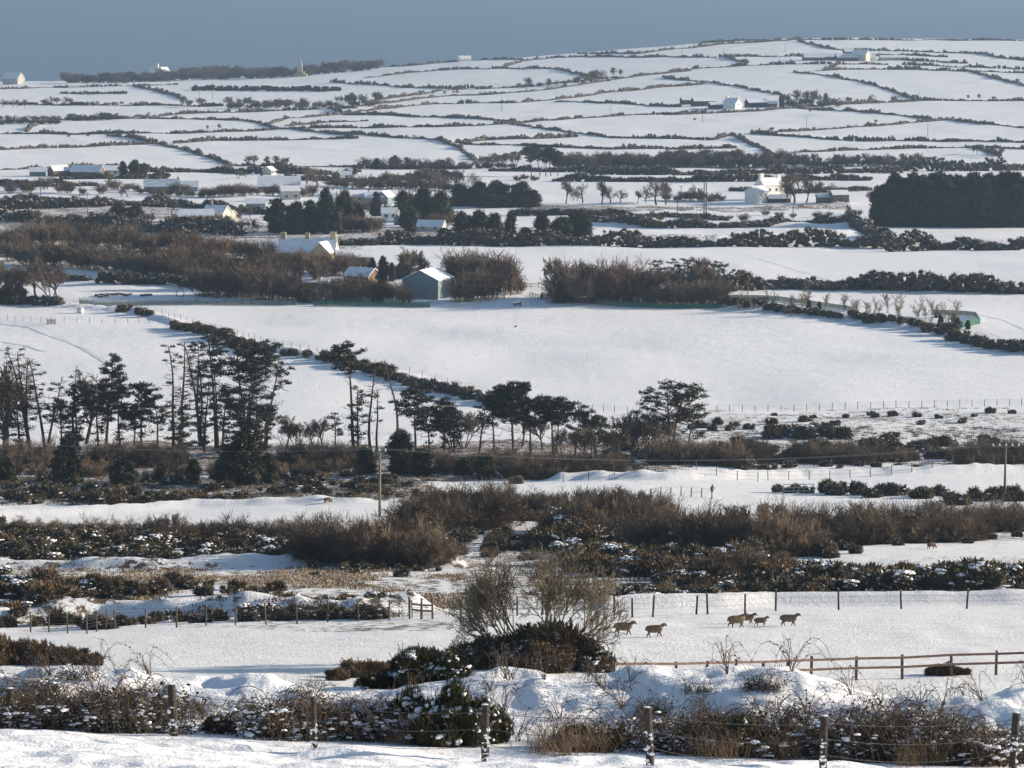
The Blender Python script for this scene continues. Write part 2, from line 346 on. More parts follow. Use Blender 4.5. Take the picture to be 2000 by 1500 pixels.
    bq=N.nodes.new('ShaderNodeBump'); bq.inputs['Distance'].default_value=.34; bq.inputs['Strength'].default_value=.7; L(nz(.28,4,(.22,3.2,1,.30)),bq.inputs['Height']); L(bq.outputs[0],bp.inputs['Normal'])
    ag=N.nodes.new('ShaderNodeAttribute'); ag.attribute_name='grain'; L(ag.outputs['Fac'],bp.inputs['Strength']); L(ag.outputs['Fac'],br_.inputs['Strength']); L(bp.outputs[0],br_.inputs['Normal']); L(br_.outputs[0],b.inputs['Normal'])
    o=ob('ground',me); o['kind']='structure'
build_ground()
def build_sea():
    xs=np.linspace(-30000,30000,31); ys=np.concatenate([np.linspace(2500,9000,14),np.linspace(10000,60000,14)])
    X,Y=np.meshgrid(xs,ys); n,m=X.shape; i=(np.arange(n-1)[:,None]*m+np.arange(m-1)[None]).ravel()
    mm=bpy.data.materials.new('sea_water'); mm.use_nodes=True; N=mm.node_tree; L=N.links.new; b=N.nodes['Principled BSDF']; MT['sea']=mm
    b.inputs['Base Color'].default_value=(.17,.24,.33,1); b.inputs['Roughness'].default_value=.45; b.inputs['IOR'].default_value=1.33; b.inputs['Specular IOR Level'].default_value=.0
    g=N.nodes.new('ShaderNodeNewGeometry'); mp=N.nodes.new('ShaderNodeMapping'); mp.inputs['Scale'].default_value=(.008,.03,.02); L(g.outputs['Position'],mp.inputs[0])
    q=N.nodes.new('ShaderNodeTexNoise'); q.inputs['Scale'].default_value=1; q.inputs['Detail'].default_value=6; L(mp.outputs[0],q.inputs['Vector'])
    bp=N.nodes.new('ShaderNodeBump'); bp.inputs['Distance'].default_value=1.5; bp.inputs['Strength'].default_value=.5; L(q.outputs['Fac'],bp.inputs['Height']); L(bp.outputs[0],b.inputs['Normal'])
    o=ob('sea',MB().add(np.stack([X.ravel(),Y.ravel(),X.ravel()*0],1),np.stack([i,i+1,i+m+1,i+m],1)).mesh('sea',['sea'])); o['kind']='structure'
build_sea()
# ------------------------------------------------------------------ plant builders
def grow(rng,p,d,L,r,lv,maxlv,out,up=.15,nk=(4,3,3,3),spread=.75,seg=3,ratio=.62,wig=.18,droop=0):
    pts=[p]; rr=[r]; step=L/seg
    for i in range(seg):
        d=d+rng.normal(0,wig,3)+np.array([0,0,up-droop*lv]); d/=np.linalg.norm(d); p=p+d*step; pts.append(p); rr.append(r*(1-.55*(i+1)/seg))
    for i in range(seg): out.append((pts[i],pts[i+1],rr[i],rr[i+1],lv))
    if lv>=maxlv: return
    k=nk[min(lv,len(nk)-1)]
    for j in range(k):
        f=.3+.7*(j+rng.random())/k if lv else .45+.55*(j+rng.random()*.6)/k
        i=min(int(f*seg),seg-1); q=pts[i]+(pts[i+1]-pts[i])*(f*seg-i)
        a=rng.random()*2*PI; ax=np.cross(d,rdir(rng,1)[0]); ax/=np.linalg.norm(ax)+1e-9
        nd=d*math.cos(spread)+ax*math.sin(spread)*(1 if 1 else a); nd/=np.linalg.norm(nd)
        grow(rng,q,nd,L*ratio*(1.1-.35*f)*(.8+.4*rng.random()),max(rr[i]*.62,.012),lv+1,maxlv,out,up,nk,spread,seg,ratio,wig,droop)
def segs2mb(out,lo,hi,n,minr=0,mb=None,m=0):
    mb=mb or MB(); s=[o for o in out if lo<=o[4]<=hi]
    if s: tubes(mb,[o[0] for o in s],[o[1] for o in s],np.maximum([o[2] for o in s],minr),np.maximum([o[3] for o in s],minr),n,m)
    return mb
# --- bare broadleaved trees (unit height about 8 m)
def bare_proto(seed,style):
    rng=np.random.default_rng(seed); out=[]
    if style=='round':
        grow(rng,np.zeros(3),np.array([0,0,1.]),3.0,.17,0,4,out,up=.11,nk=(10,6,5,4),spread=.62,ratio=.64)
    elif style=='multi':
        for k in range(5):
            a=k*1.26+rng.random(); grow(rng,np.array([.25*math.cos(a),.25*math.sin(a),0]),np.array([.35*math.cos(a),.35*math.sin(a),1.]),3.0,.075,0,4,out,up=.10,nk=(7,5,4,3),spread=.5,ratio=.62)
    elif style=='wind':
        grow(rng,np.zeros(3),np.array([-.25,0,1.]),2.4,.18,0,4,out,up=.06,nk=(8,5,4,4),spread=.8,ratio=.72,wig=.22)
    P=np.array([o[1] for o in out]); s=8./P[:,2].max(); out=[(a*s,b*s,c*s,d*s,l) for a,b,c,d,l in out]
    return segs2mb(out,0,1,5).mesh('bare_trunk',['bark'],True), segs2mb(out,2,9,3,.028).mesh('bare_crown',['twig'])
BARE=[bare_proto(10+i,s) for i,s in enumerate(('round','round','multi','multi','wind','wind','round'))]
def tree(kind,px,row,h,label,group=None,rz=None,wx=1.,protos=None,cat='tree',name='bare_tree',parts=('trunk','crown'),unit=8.,seed=None,pos=None):
    p=pos if pos is not None else at(px,row); rnd=random.Random(seed if seed is not None else int(px*7+row*13))
    q=protos[kind%len(protos)]
    r=thing(name,label,cat,p-Vector((0,0,.1)),rz if rz is not None else rnd.random()*6.28,group,(px,row))
    s=h/unit; r.scale=(s*wx,s*wx,s)
    for nm,me in zip(parts,q): ob(nm,me,r)
    return r
# --- willow / thorn thicket bush (unit: 4 m tall, 6 m wide)
def brush_proto(seed,n=70,sub=9,mats=('willow_twig',),wide=1.,tall=4.,minr=.016,lean=.75,sub2=2,dome=.1,sr=.035):
    rng=np.random.default_rng(seed); P0=[];P1=[];R0=[];R1=[]
    for i in range(n):
        a=rng.random()*6.28; rr=math.sqrt(rng.random())*1.1*wide; p=np.array([rr*math.cos(a),rr*math.sin(a),0])
        t=rng.random()**.6*lean; d=np.array([math.cos(a)*t,math.sin(a)*t,1.]); d/=np.linalg.norm(d); L=tall*(.55+.5*rng.random())*(1-dome*t)
        pts=[p]
        for k in range(4): d=d+rng.normal(0,.10,3)+[0,0,.03]; d/=np.linalg.norm(d); p=p+d*L/4; pts.append(p)
        for k in range(4): P0.append(pts[k]);P1.append(pts[k+1]);R0.append(sr*(1-k*.2));R1.append(sr*(1-(k+1)*.2))
        for k in range(sub):
            f=.25+.7*rng.random(); j=int(f*4); q=pts[j]+(pts[j+1]-pts[j])*(f*4-j); e=d+rdir(rng,1)[0]*.75; e/=np.linalg.norm(e); l=L*.28*(.6+.8*rng.random()); 
            mid=q+e*l*.5+rng.normal(0,.04,3); end=mid+(e+[0,0,.25])*l*.5
            P0+= [q,mid];P1+=[mid,end];R0+=[.02,.014];R1+=[.014,.006]
            for _ in range(sub2):
                e2=e+rdir(rng,1)[0]*.8; P0.append(mid);P1.append(mid+e2*l*.5);R0.append(.012);R1.append(.006)
    mb=MB(); P0=np.array(P0);P1=np.array(P1); P0[:,2]=np.maximum(P0[:,2],-.1); tubes(mb,P0,P1,np.maximum(R0,minr),np.maximum(R1,minr),3)
    return mb.mesh('brush',list(mats))
WILLOW=[(brush_proto(30+i,90,19,('willow_twig',),1.35,4.,.011,1.35,4,.42,.014),) for i in range(4)]
REDB=[(brush_proto(40+i,34,11,('red_twig',),.8,6.,.024,.34,3,.3),) for i in range(3)]
BROWNB=[(brush_proto(44+i,38,12,('willow_twig',),.9,6.,.024,.5,3,.45),) for i in range(3)]
SAPL=[(brush_proto(50+i,3,14,('thorn_twig',),.15,3.,.022,.15,1),) for i in range(3)]
# --- gorse (unit about 2 m tall, 3 m wide)
def gorse_proto(seed,nsp=2600,sl=.20,sw=.10,snow=14,lobes=9,leaf='gorse_leaf',flat=.85,wide=1.,q0=.38,core=.84,up=.25):
    rng=np.random.default_rng(seed); mb=MB(); C_=[];R_=[]
    for i in range(lobes):
        a=rng.random()*6.28; r=math.sqrt(rng.random())*1.05*wide; q=q0*(1+.9*rng.random()); z=max(.1,(1.25-.55*r)*(.45+.75*rng.random())) if i else 1.2
        C_.append((r*math.cos(a),r*math.sin(a),z*.9)); R_.append(q)
        if z>.7: C_.append((r*math.cos(a)*.9,r*math.sin(a)*.9,z*.4)); R_.append(q*1.05)
    C_=np.array(C_);R_=np.array(R_)
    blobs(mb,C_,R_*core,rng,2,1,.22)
    k=rng.integers(0,len(C_),nsp); D=rdir(rng,nsp,-.5); P=C_[k]+D*(R_[k]*(.74+.3*rng.random(nsp)))[:,None]; P[:,2]=np.maximum(P[:,2],0)
    D2=D+rdir(rng,nsp)*.6+[0,0,up]; D2/=np.linalg.norm(D2,axis=1,keepdims=True); spikes(mb,P,D2,sl*(.6+.9*rng.random(nsp)),sw,rng,0)
    if nsp>5000:   # upright shoots breaking the outline
        m=260; k=rng.integers(0,len(C_),m); D=rdir(rng,m,.0); P=C_[k]+D*(R_[k]*.8)[:,None]; T=D*.6+rdir(rng,m)*.35+[0,0,.8]; T/=np.linalg.norm(T,axis=1,keepdims=True); ln=.18+.28*rng.random(m)
        f=rng.random((m,46,1)); Q=(P[:,None]+T[:,None]*ln[:,None,None]*f).reshape(-1,3); D3=np.repeat(T,46,0)*.7+rdir(rng,m*46)*.8; D3/=np.linalg.norm(D3,axis=1,keepdims=True); spikes(mb,Q,D3,sl*.55,sw*.8,rng,0); tubes(mb,P,P+T*ln[:,None],.007,.003,3,1)
    if snow:
        ns=max(2,snow//3); k=rng.integers(0,len(C_),ns); D=rdir(rng,ns,.35); P=C_[k]+D*(R_[k]*.97)[:,None]; P=np.repeat(P,6,0)+rng.normal(0,.085,(ns*6,3))*[1.2,1.2,.6]; q=.05+.09*rng.random(ns*6)
        blobs(mb,P,np.stack([q*1.5,q*1.1,q*.5],1),rng,1,2,.42)
        m=snow; k=rng.integers(0,len(C_),m); D=rdir(rng,m,.1); P=C_[k]+D*(R_[k]*1.02)[:,None]; q=.03+.06*rng.random(m); blobs(mb,P,np.stack([q*1.3,q*1.1,q*.7],1),rng,1,2,.3)
    return (mb.mesh('gorse',[leaf,'gorse_core','snow']),)
FARB=[(brush_proto(150+i,40,9,('far_twig',),1.0,6.,.045,.6,3,.4),) for i in range(3)]
MIXB=[REDB[0],BROWNB[0],REDB[1],BROWNB[1],BROWNB[2]]
GORSE=[gorse_proto(60+i,snow=(30,45,20,64,12)[i]) for i in range(5)]
GORSE_BARE=[gorse_proto(66+i,snow=10,nsp=3000,sl=.26,leaf='rust_gorse') for i in range(3)]
GMIX=[GORSE[0],GORSE_BARE[0],GORSE[3],GORSE_BARE[1],GORSE[1]]
GQ=[]
def bush(kind,px,row,h,label,group=None,protos=None,name='gorse_bush',cat='bush',unit=2.,wx=1.,rz=None,pos=None,now=False):
    if name=='gorse_bush' and not now: GQ.append((kind,px,row,h,label,group,protos,name,cat,unit,wx,rz,pos or at(px,row))); return
    p=pos if pos is not None else at(px,row); rnd=random.Random(int(px*11+row*17+h*10)); s=h/unit
    o=ob(name,protos[kind%len(protos)][0],None,p-Vector((0,0,.08*h)),(0,0,rz if rz is not None else rnd.random()*6.28),(s*wx*rnd.uniform(.85,1.2),s*wx*rnd.uniform(.85,1.2),s))
    return tag(o,label,cat,group,(px,row))
def rowof(x0,y0,x1,y1,n,hlo,hhi,jx,jy,seed,fn):
    r=random.Random(seed)
    for i in range(n):
        f=(i+.5+r.uniform(-.45,.45))/n; fn(r.randrange(100),x0+(x1-x0)*f+r.uniform(-jx,jx),y0+(y1-y0)*f+r.uniform(-jy,jy),r.uniform(hlo,hhi))
# --- conifers / evergreen masses
def cypress_proto(seed,H=8.,R=2.4,shape='egg',n=4200,leaf='cypress_leaf',fs=.42):
    rng=np.random.default_rng(seed); mb=MB(); C_=[];R_=[]
    for i in range(30):
        f=(i+rng.random())/30; prof={'egg':math.sin(PI*min(1,(f*.82+.17)))**.7,'cone':(1-f)**.75+.08,'dome':math.sqrt(max(0,1-(f*.95)**2))}[shape]
        a=rng.random()*6.28; rr=R*prof*.62; C_.append((rr*math.cos(a),rr*math.sin(a),f*H*.92+.4)); R_.append(R*(.28+.22*rng.random())*(.45+.6*prof))
        C_.append((0,0,f*H*.9)); R_.append(R*prof*.6)
    C_=np.array(C_);R_=np.array(R_); blobs(mb,C_,R_*.82,rng,1,1,.2)
    k=rng.integers(0,len(C_),n); D=rdir(rng,n,-.6); P=C_[k]+D*(R_[k]*(.78+.32*rng.random(n)))[:,None]; P[:,2]=np.maximum(P[:,2],.02)
    D2=D+rdir(rng,n)*.5+[0,0,.35]; D2/=np.linalg.norm(D2,axis=1,keepdims=True); spikes(mb,P,D2,fs*(.6+.9*rng.random(n)),fs*.5,rng,0)
    tb=MB(); polytube(tb,[(0,0,-.2),(0,0,H*.5)],[.22,.12],6)
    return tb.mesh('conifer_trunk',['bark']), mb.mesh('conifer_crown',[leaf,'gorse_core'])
CYP=[cypress_proto(80,shape='egg'),cypress_proto(81,shape='cone',R=2.6),cypress_proto(82,shape='dome',R=3.2,H=7),cypress_proto(83,shape='egg',R=3.0)]
CEDAR=[cypress_proto(84+i,shape=('cone','egg','cone')[i],R=2.3,leaf='cedar_leaf',fs=.5,n=3000) for i in range(3)]
def far_ever(seed):
    return cypress_proto(seed,shape='dome',R=3.4,H=7,n=1600,fs=.6)
FEV=[far_ever(90),far_ever(91)]
# --- pines of the shelter belt: every tree its own mesh
def pine_mesh(seed,H,W,f0=.5,style='flat',leaf='needle',stems=1,lean=0,dens=1.,lowpads=0,dead=10,twigs=1.):
    rng=np.random.default_rng(seed); tb=MB(); cb=MB(); pads=[]; tw=[]
    for st in range(stems):
        x=np.zeros(3); a=rng.random()*6.28; sp=0 if stems==1 else .22
        x=np.array([sp*math.cos(a),sp*.6*math.sin(a),-.3]); hh=H*(1 if st==0 else .78+.2*rng.random()); pts=[x]; d=np.array([lean+rng.normal(0,.03)+.11*sp*5*math.cos(a),rng.normal(0,.03)+.08*sp*5*math.sin(a),1.]) if stems>1 else np.array([lean+rng.normal(0,.03),rng.normal(0,.03),1.])
        for i in range(9): d=d+rng.normal(0,.045,3); d[2]=1; x=x+d/np.linalg.norm(d)*hh/9; pts.append(x)
        pts=np.array(pts); r0=.013*hh+.08; rr=r0*(1-.8*np.linspace(0,1,10)); polytube(tb,pts,rr,7)
        def pt(f): i=min(int(f*9),8); return pts[i]+(pts[i+1]-pts[i])*(f*9-i)
        for k in range(int(dead*(1-f0*.0))):       # bare lower branches
            f=.2+rng.random()*max(.1,(f0+.25-.2)); a=rng.random()*6.28; L=W*(.12+.26*rng.random()); q=pt(f); e=np.array([math.cos(a),math.sin(a),rng.normal(.05,.25)])
            m1=q+e*L*.5; m2=m1+(e+[0,0,.25])*L*.5; tw+= [(q,m1,.05,.035),(m1,m2,.035,.015)]
            for _ in range(int(3*twigs)): tw.append((m1+(m2-m1)*rng.random(),m2+rdir(rng,1)[0]*L*.4,.02,.012))
        nl=int((20 if style!='sparse' else 34)*dens)
        for k in range(nl):
            f=f0+(1-f0)*(k+rng.random()*.8)/nl; g=(f-f0)/(1-f0+1e-6)
            if style=='cone': L=W*.5*(1-g)**.7+.25
            elif style=='flat': L=W*.5*(.45+.75*math.sin(PI*min(1,.25+g*.78)))*.85
            elif style=='sparse': L=W*.5*(.35+.65*math.sin(PI*(.15+.8*g)))
            else: L=W*.5*math.sin(PI*(.12+.8*g))
            a=rng.random()*6.28; L*=.6+.5*rng.random(); q=pt(min(f,.995)); rise={'flat':.35,'cone':.12,'sparse':.10,'round':.5}[style]+rng.normal(0,.12)
            e=np.array([math.cos(a),math.sin(a),rise]); m1=q+e*L*.5+[0,0,-.03*L]; m2=m1+(e+[0,0,.15])*L*.5
            r=.018*L+.03; tw+=[(q,m1,r,r*.7),(m1,m2,r*.7,.02)]
            if style=='sparse':
                for _ in range(5):
                    s=q+(m2-q)*(.3+.7*rng.random()); tw.append((s,s+rdir(rng,1)[0]*L*.3,.02,.012))
                if rng.random()<.35: pads.append((m2,.35+.02*W))
            else:
                pads.append((m2,(.55+.35*rng.random())*(.7+W*.045)))
                if L>1.2: pads.append((m1+rdir(rng,1)[0]*.3+[0,0,.15],(.45+.3*rng.random())*(.7+W*.045)))
                if rng.random()<.6: pads.append((m2+rdir(rng,1)[0]*[.9,.9,.3],(.4+.3*rng.random())*(.7+W*.04)))
    for k in range(lowpads):
        f=.12+rng.random()*(f0-.1); a=rng.random()*6.28; q=pt(f)+np.array([math.cos(a),math.sin(a),0])*W*.22*rng.random(); pads.append((q,.6+.6*rng.random()))
    tubes(tb,[t[0] for t in tw],[t[1] for t in tw],[t[2] for t in tw],[max(t[3],.018) for t in tw],3)
    if pads:
        Cn=np.array([p[0] for p in pads]);R=np.array([p[1] for p in pads]); blobs(cb,Cn,np.stack([R*.48,R*.48,R*.2],1),rng,1,1,.25)
        per=int(38*dens) if style!='sparse' else 26; k=np.repeat(np.arange(len(Cn)),per); D=rdir(rng,len(k)); rad=rng.random(len(k))**.5
        P=Cn[k]+D*(R[k]*rad)[:,None]*[1,1,.42]; D2=D*[1,1,.5]+rdir(rng,len(k))*.5+[0,0,.45]; D2/=np.linalg.norm(D2,axis=1,keepdims=True)
        spikes(cb,P,D2,.34*(.6+.8*rng.random(len(k))),.16,rng,0)
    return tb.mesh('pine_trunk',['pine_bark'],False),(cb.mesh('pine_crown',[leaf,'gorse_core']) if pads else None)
def pine(px,base_,top,wpx,label,seed,name='pine_tree',**k):
    p=at(px,base_); H=(base_-top)*p.y/F; W=wpx*p.y/F
    t,c=pine_mesh(seed,H,W,**k); r=thing(name,label,'pine tree' if name=='pine_tree' else 'tree',p,0,'pines of the shelter belt' if base_>600 else None,(px,base_))
    ob('trunk',t,r)
    if c: ob('crown',c,r)
    return r
# --- hedgerows
def hedge(P,h=1.9,w=1.5,mat_='hedge_far',step=1.25,label='snow-dusted dark hedgerow',gap=0,lv=1,name='hedgerow',tufts=0,grp='field hedgerows'):
    W=[np.array(hit(P[i],P[i+1])) for i in range(0,len(P),2)]; pts=[]
    for a,b in zip(W[:-1],W[1:]):
        L=np.linalg.norm(b-a); n=max(1,int(L/step)); pts+= [a+(b-a)*i/n for i in range(n)]
    pts=np.array(pts); seed=int(abs(P[0]*3+P[1]*7+P[2])); rng=np.random.default_rng(seed)
    if len(pts)>900: pts=pts[::2]; step*=1.6
    s=np.arange(len(pts))*step*.12; hv=h*(.8+1.1*noise(s,s*0,seed%17)+.5*noise(s*4,s*0,seed%13)); hv=np.maximum(hv,.2*h)
    if mat_=='hedge_far': gp=noise(s*.55,s*0+9,seed%19)>-.40; hv=np.where(gp,hv,np.maximum(.45,hv*.35))
    if gap: k=noise(s*.9,s*0+3,seed%11)>-.5+gap; pts=pts[k];hv=hv[k]
    rep=(2 if mat_=='hedge_far' else 9); q=np.repeat(np.arange(len(pts)),rep); xy=pts[q]+rng.normal(0,w*.26,(len(q),2))+rng.normal(0,.15,(len(q),2)); z=ground(xy[:,0],xy[:,1])+CAMZ
    hh=hv[q]*(.55+.55*rng.random(len(q))); R=np.stack([hh*0+w*.5+.25*rng.random(len(q)),hh*0+w*.5,hh*.62],1)
    if rep>2: g_=.42+.35*rng.random(len(q)); R=np.stack([g_*1.2,g_*1.1,g_],1); hh=hv[q]*2*rng.random(len(q))**.8
    C3=np.stack([xy[:,0],xy[:,1],z+hh*.45],1); o0=np.array([*pts[0],z[0]])
    mb=MB(); blobs(mb,C3-o0,R,rng,lv,0,.33 if rep>2 else .24)
    nt=int(len(q)*(1.2+tufts)); k=rng.integers(0,len(q),nt); D=rdir(rng,nt,-.2); PP=C3[k]-o0+D*R[k]*.95; spikes(mb,PP,(D+[0,0,.5])/1.3,(.5+.5*rng.random(nt))*.7,.25 if rep==2 else .13,rng,0)
    i=len(P)//4*2; o=ob(name,mb.mesh('hedge',[mat_]),None,tuple(o0)); return tag(o,label,'hedge',grp,(P[i],P[i+1]))
# ------------------------------------------------------------------ hillside hedgerows (photograph pixels of the base line)
HD='''0 175 80 172 170 170 260 168 350 165
262 169 300 177 345 189 362 195
0 203 100 205 200 206 300 206 440 208
52 257 63 248 88 239 119 233 238 233 350 233 437 234 500 239 528 248 540 252
238 232 350 224 455 220 560 215 700 213
528 241 560 232 665 223 700 221
0 262 105 262 245 262 350 260 455 257 540 253
210 264 262 271 308 281 350 290 402 306 448 322
0 294 105 288 210 285 305 281
343 280 420 275 525 273 700 271
540 252 595 255 647 262 700 264
546 253 700 250
650 215 668 222 720 217 790 208 850 203 1000 201 1087 194 1175 183 1280 173 1350 166
668 224 755 226 860 229 930 233 1000 238 1017 241
650 250 755 249 860 248 1000 241 1087 236 1140 231 1245 224 1350 222
1000 243 1070 253 1130 262 1192 269 1300 271
650 261 737 267 807 271 860 276 888 285 905 295 925 312
891 280 947 274 1035 272 1130 267
902 282 1000 285 1105 290 1210 292 1350 290
1084 199 1140 201 1210 203 1332 210
650 213 755 201 860 189 982 183 1070 176 1175 159 1245 150 1297 145 1350 138
720 198 860 178 1017 170 1130 160 1200 153
650 162 720 166 790 171 860 173 965 171
713 153 807 141 895 135 982 134 1087 135 1122 144 1175 155
751 129 825 127 860 123
860 120 947 114 1021 117
982 132 1021 120 1087 113 1140 111 1245 112 1400 113
1130 106 1245 105 1297 99 1352 94 1422 86 1510 81 1545 79
1297 152 1345 157
1370 81 1450 79 1545 79
1545 78 1562 77 1650 79 1825 79 2010 80
1559 81 1597 91 1632 98 1702 99 1825 103 1912 106 1965 115 2010 119
1405 112 1440 111 1615 111
1415 112 1440 120 1461 124
1300 143 1370 134 1440 129 1580 126 1632 126
1615 138 1636 127 1737 126
1552 141 1615 148 1685 162 1737 176 1772 190 1800 197
1601 139 1650 136 1790 136 1895 141 1947 154 2010 169
1895 140 2010 143
1765 126 1860 131 2010 136
1300 154 1387 162 1457 173 1524 187
1300 171 1380 164
1300 225 1405 220 1510 215 1559 211
1559 212 1650 217 1755 226 1818 233 1860 236
1559 210 1650 204 1755 199 1807 197 1895 197 2010 196
1468 261 1545 257 1650 250 1755 243 1772 241 1860 234
1863 236 1912 243 2010 250
1468 262 1545 267 1615 273 1720 275 1860 276 2010 278
1192 270 1300 271 1398 273
1300 292 1440 290
1552 299 1650 294 1790 290 1912 290 2010 292
1909 291 1954 306
1398 272 1430 264 1475 285 1510 302
0 331 100 328 210 326 330 333 420 332 455 323 560 326 700 327
1800 322 1900 325 2010 326
120 183 250 184
700 327 800 330 905 330
1660 119 1740 117 1830 121 1890 125
940 312 1000 303 1080 300
560 246 640 240 720 238
0 240 60 238 110 241
1700 110 1790 108 1850 112'''
for i,l in enumerate(HD.split('\n')):
    P=list(map(float,l.split())); Y=hit(P[0],P[1])[1]; dk=('dark','brown','low','snow-flecked')[i%4]
    slope='level' if abs(P[-1]-P[1])<.05*abs(P[-2]-P[0]) else ('falling' if P[-1]>P[1] else 'rising')
    hedge(P,h=1.35+(Y>1300)*.35+(Y>2200)*.45+.6*((i*7)%5)/5,w=1.4+.5*((i*3)%4)/4,label='%s %s hedgerow'%({0:'long',1:'short'}[abs(P[-2]-P[0])<180],slope),step=1.25 if Y<2000 else 1.7)
# nearer hedges and scrub belts
MIDH=[((280,338,420,337,560,340,700,339),3,2.5,'leggy dark hedge'),((0,363,90,366,190,362),2.4,2,'short dark hedge'),((0,408,200,405,330,398),3.2,2.5,'dark lane hedge'),
 ((120,349,260,350,330,349),2,2,'thin hedge'),((560,352,700,355,900,345),3,2.5,'scruffy hedge'),((960,334,1160,336,1300,334),2.4,2.5,'dark field hedge'),
 ((1090,352,1250,355,1420,356,1700,352),2.6,3,'snowy scrub hedge'),((1150,340,1300,342,1500,340,1760,338),3.4,4,'dark scrub belt'),((1760,334,1900,334,2010,332),5,5,'thick scrub belt'),
 ((1430,372,1550,378,1700,372),1.6,2,'thin snowy hedge'),((1150,440,1280,444,1450,446,1600,440,1660,432),2.6,3,'snowy scrub line'),
 ((1640,436,1690,452,1720,470,1740,478),3.2,3.5,'dark gorse hedge'),((1160,482,1300,482,1440,483,1600,480,1740,484),4.0,4,'thick dark gorse belt'),
 ((1740,490,1850,488,2010,490),4.2,4,'thick dark gorse belt'),((1400,574,1500,564,1600,566,1750,566,1880,568,2010,570),3.6,3.4,'snow-capped gorse hedge'),
 ((660,480,800,478,950,480,1150,480),4.2,5,'snow-flecked scrub belt'),((330,402,430,410,520,420),2.4,3,'garden hedge'),((0,545,100,545,175,548),2,2.5,'dark gorse hedge'),
 ((200,555,260,556,330,555,390,560),3,3.2,'gorse clump line'),((0,590,60,592,120,596),1.8,2,'dark low hedge'),((1010,420,1160,422,1300,424,1420,430),2,2.2,'thin brown hedge'),((0,430,120,440,300,452,480,458),4,5,'dense brown scrub belt'),
 ((0,395,140,398,300,404,330,405),2.6,4,'reddish scrub belt')]
for P,h,wd,lb in MIDH: hedge(list(P),h=h,w=wd,mat_='hedge_leaf',step=.9,label=lb,lv=1,tufts=9,name='hedge',grp=None)
# diagonal hedge on its bank and the right-hand hedge bank
for P,n,lo,hi,lb in ((( 225,604,300,622),3,1.6,2.6,'rounded gorse bush beside the fence'),((340,640,440,664),9,1.7,2.6,'dark gorse bush on the diagonal bank'),
  ((440,664,520,690),8,1.8,2.8,'dark gorse bush on the diagonal bank'),((520,692,690,712),8,1.0,2.2,'dark gorse bush on the diagonal bank'),
  ((640,708,760,738),11,1.8,3.0,'dark gorse bush on the diagonal bank'),((760,740,1000,792),19,1.6,2.6,'dark gorse bush on the diagonal bank'),
  ((1400,594,1560,614),12,1.6,2.4,'dark gorse bush on the hedge bank'),((1560,614,1760,636),15,1.5,2.4,'dark gorse bush on the hedge bank'),
  ((1780,640,1860,656),5,2.0,2.8,'dark gorse bush on the hedge bank'),((1860,660,2010,694),12,2.2,3.0,'dark gorse bush on the hedge bank'),
  ((1430,560,2010,566),34,2.2,3.0,'snowy gorse bush in the level hedge')):
    rowof(*P,n,lo,hi,3,1.5,int(P[0]*3+P[1]),lambda k,x,y,h: bush(k,x,y,h,lb,'gorse bushes on the hedge banks',GORSE,wx=1.25))
# ------------------------------------------------------------------ far trees
def bt(spec,h0,lb,grp,kinds=(0,1,2,3,4,5,6)):
    for x,b,t in spec:
        p=at(x,b); tree(kinds[int(x)%len(kinds)],x,b,(b-t)*p.y/F,lb,grp,wx=1.0,protos=BARE,pos=p)
rng0=random.Random(5)
def trow(x0,y0,x1,y1,n,t0,t1,lb,grp,seed,protos=BARE,name='bare_tree',unit=8.,wx=1.15,jy=1.,cat='tree',parts=('trunk','crown')):
    r=random.Random(seed)
    for i in range(n):
        f=(i+.5+r.uniform(-.4,.4))/n; x=x0+(x1-x0)*f; y=y0+(y1-y0)*f+r.uniform(-jy,jy); hp=r.uniform(t0,t1); p=at(x,y)
        tree(r.randrange(50),x,y,hp*p.y/F,lb,grp,wx=wx,protos=protos,pos=p,name=name,unit=unit,cat=cat,parts=parts)
G1='bare trees on the far hillside'
trow(135,162,300,160,12,16,26,'bare coastal tree',G1,1,name='coastal_tree',wx=1.9); trow(300,158,430,150,11,18,28,'bare coastal tree',G1,2,name='coastal_tree',wx=1.9); trow(420,150,600,148,13,12,22,'bare coastal tree',G1,3,name='coastal_tree',wx=1.8); trow(600,146,740,134,11,16,26,'bare coastal tree',G1,4,name='coastal_tree',wx=1.6)
trow(375,176,665,178,44,8,11,'small dark conifer in a young wood','conifers of the young coastal wood',6,CEDAR,'conifer_tree',wx=2.6,parts=('trunk','crown'))
trow(0,210,60,210,4,14,18,'bare tree over the lane',G1,7); trow(85,205,145,204,5,14,20,'bare tree over the lane',G1,8); trow(160,206,300,206,5,7,11,'low bare tree over the lane',G1,9)
trow(355,208,390,210,4,14,22,'bare tree over the lane',G1,10); trow(440,212,630,212,17,14,26,'bare tree over the lane',G1,11,wx=1.3); trow(665,207,745,206,8,16,28,'bare tree over the lane',G1,12); trow(780,190,900,185,5,8,14,'low roadside tree',G1,13)
trow(0,240,118,242,10,12,18,'bare brown tree',G1,14,wx=1.5); trow(132,234,235,233,9,10,17,'bare brown tree',G1,15,wx=1.5)
bt([(1028,176,148),(1070,170,152),(1090,168,154),(1130,166,146),(1143,164,140),(1165,162,132),(1180,158,136),(1198,154,131),(1212,152,134)],0,'bare roadside tree',G1)
bt([(1555,207,173),(1585,208,170),(1605,207,180),(1535,207,180),(1655,203,186),(1705,200,182),(1745,201,186),(1889,196,184),(1912,196,182),(1942,196,185)],0,'bare farm tree',G1)
bt([(405,254,243),(427,254,240),(292,232,218),(215,259,250),(193,259,252),(1590,258,246),(1710,242,233),(1508,258,247),(1270,270,258),(1740,275,262),(809,271,262)],0,'small lone bare tree',G1)
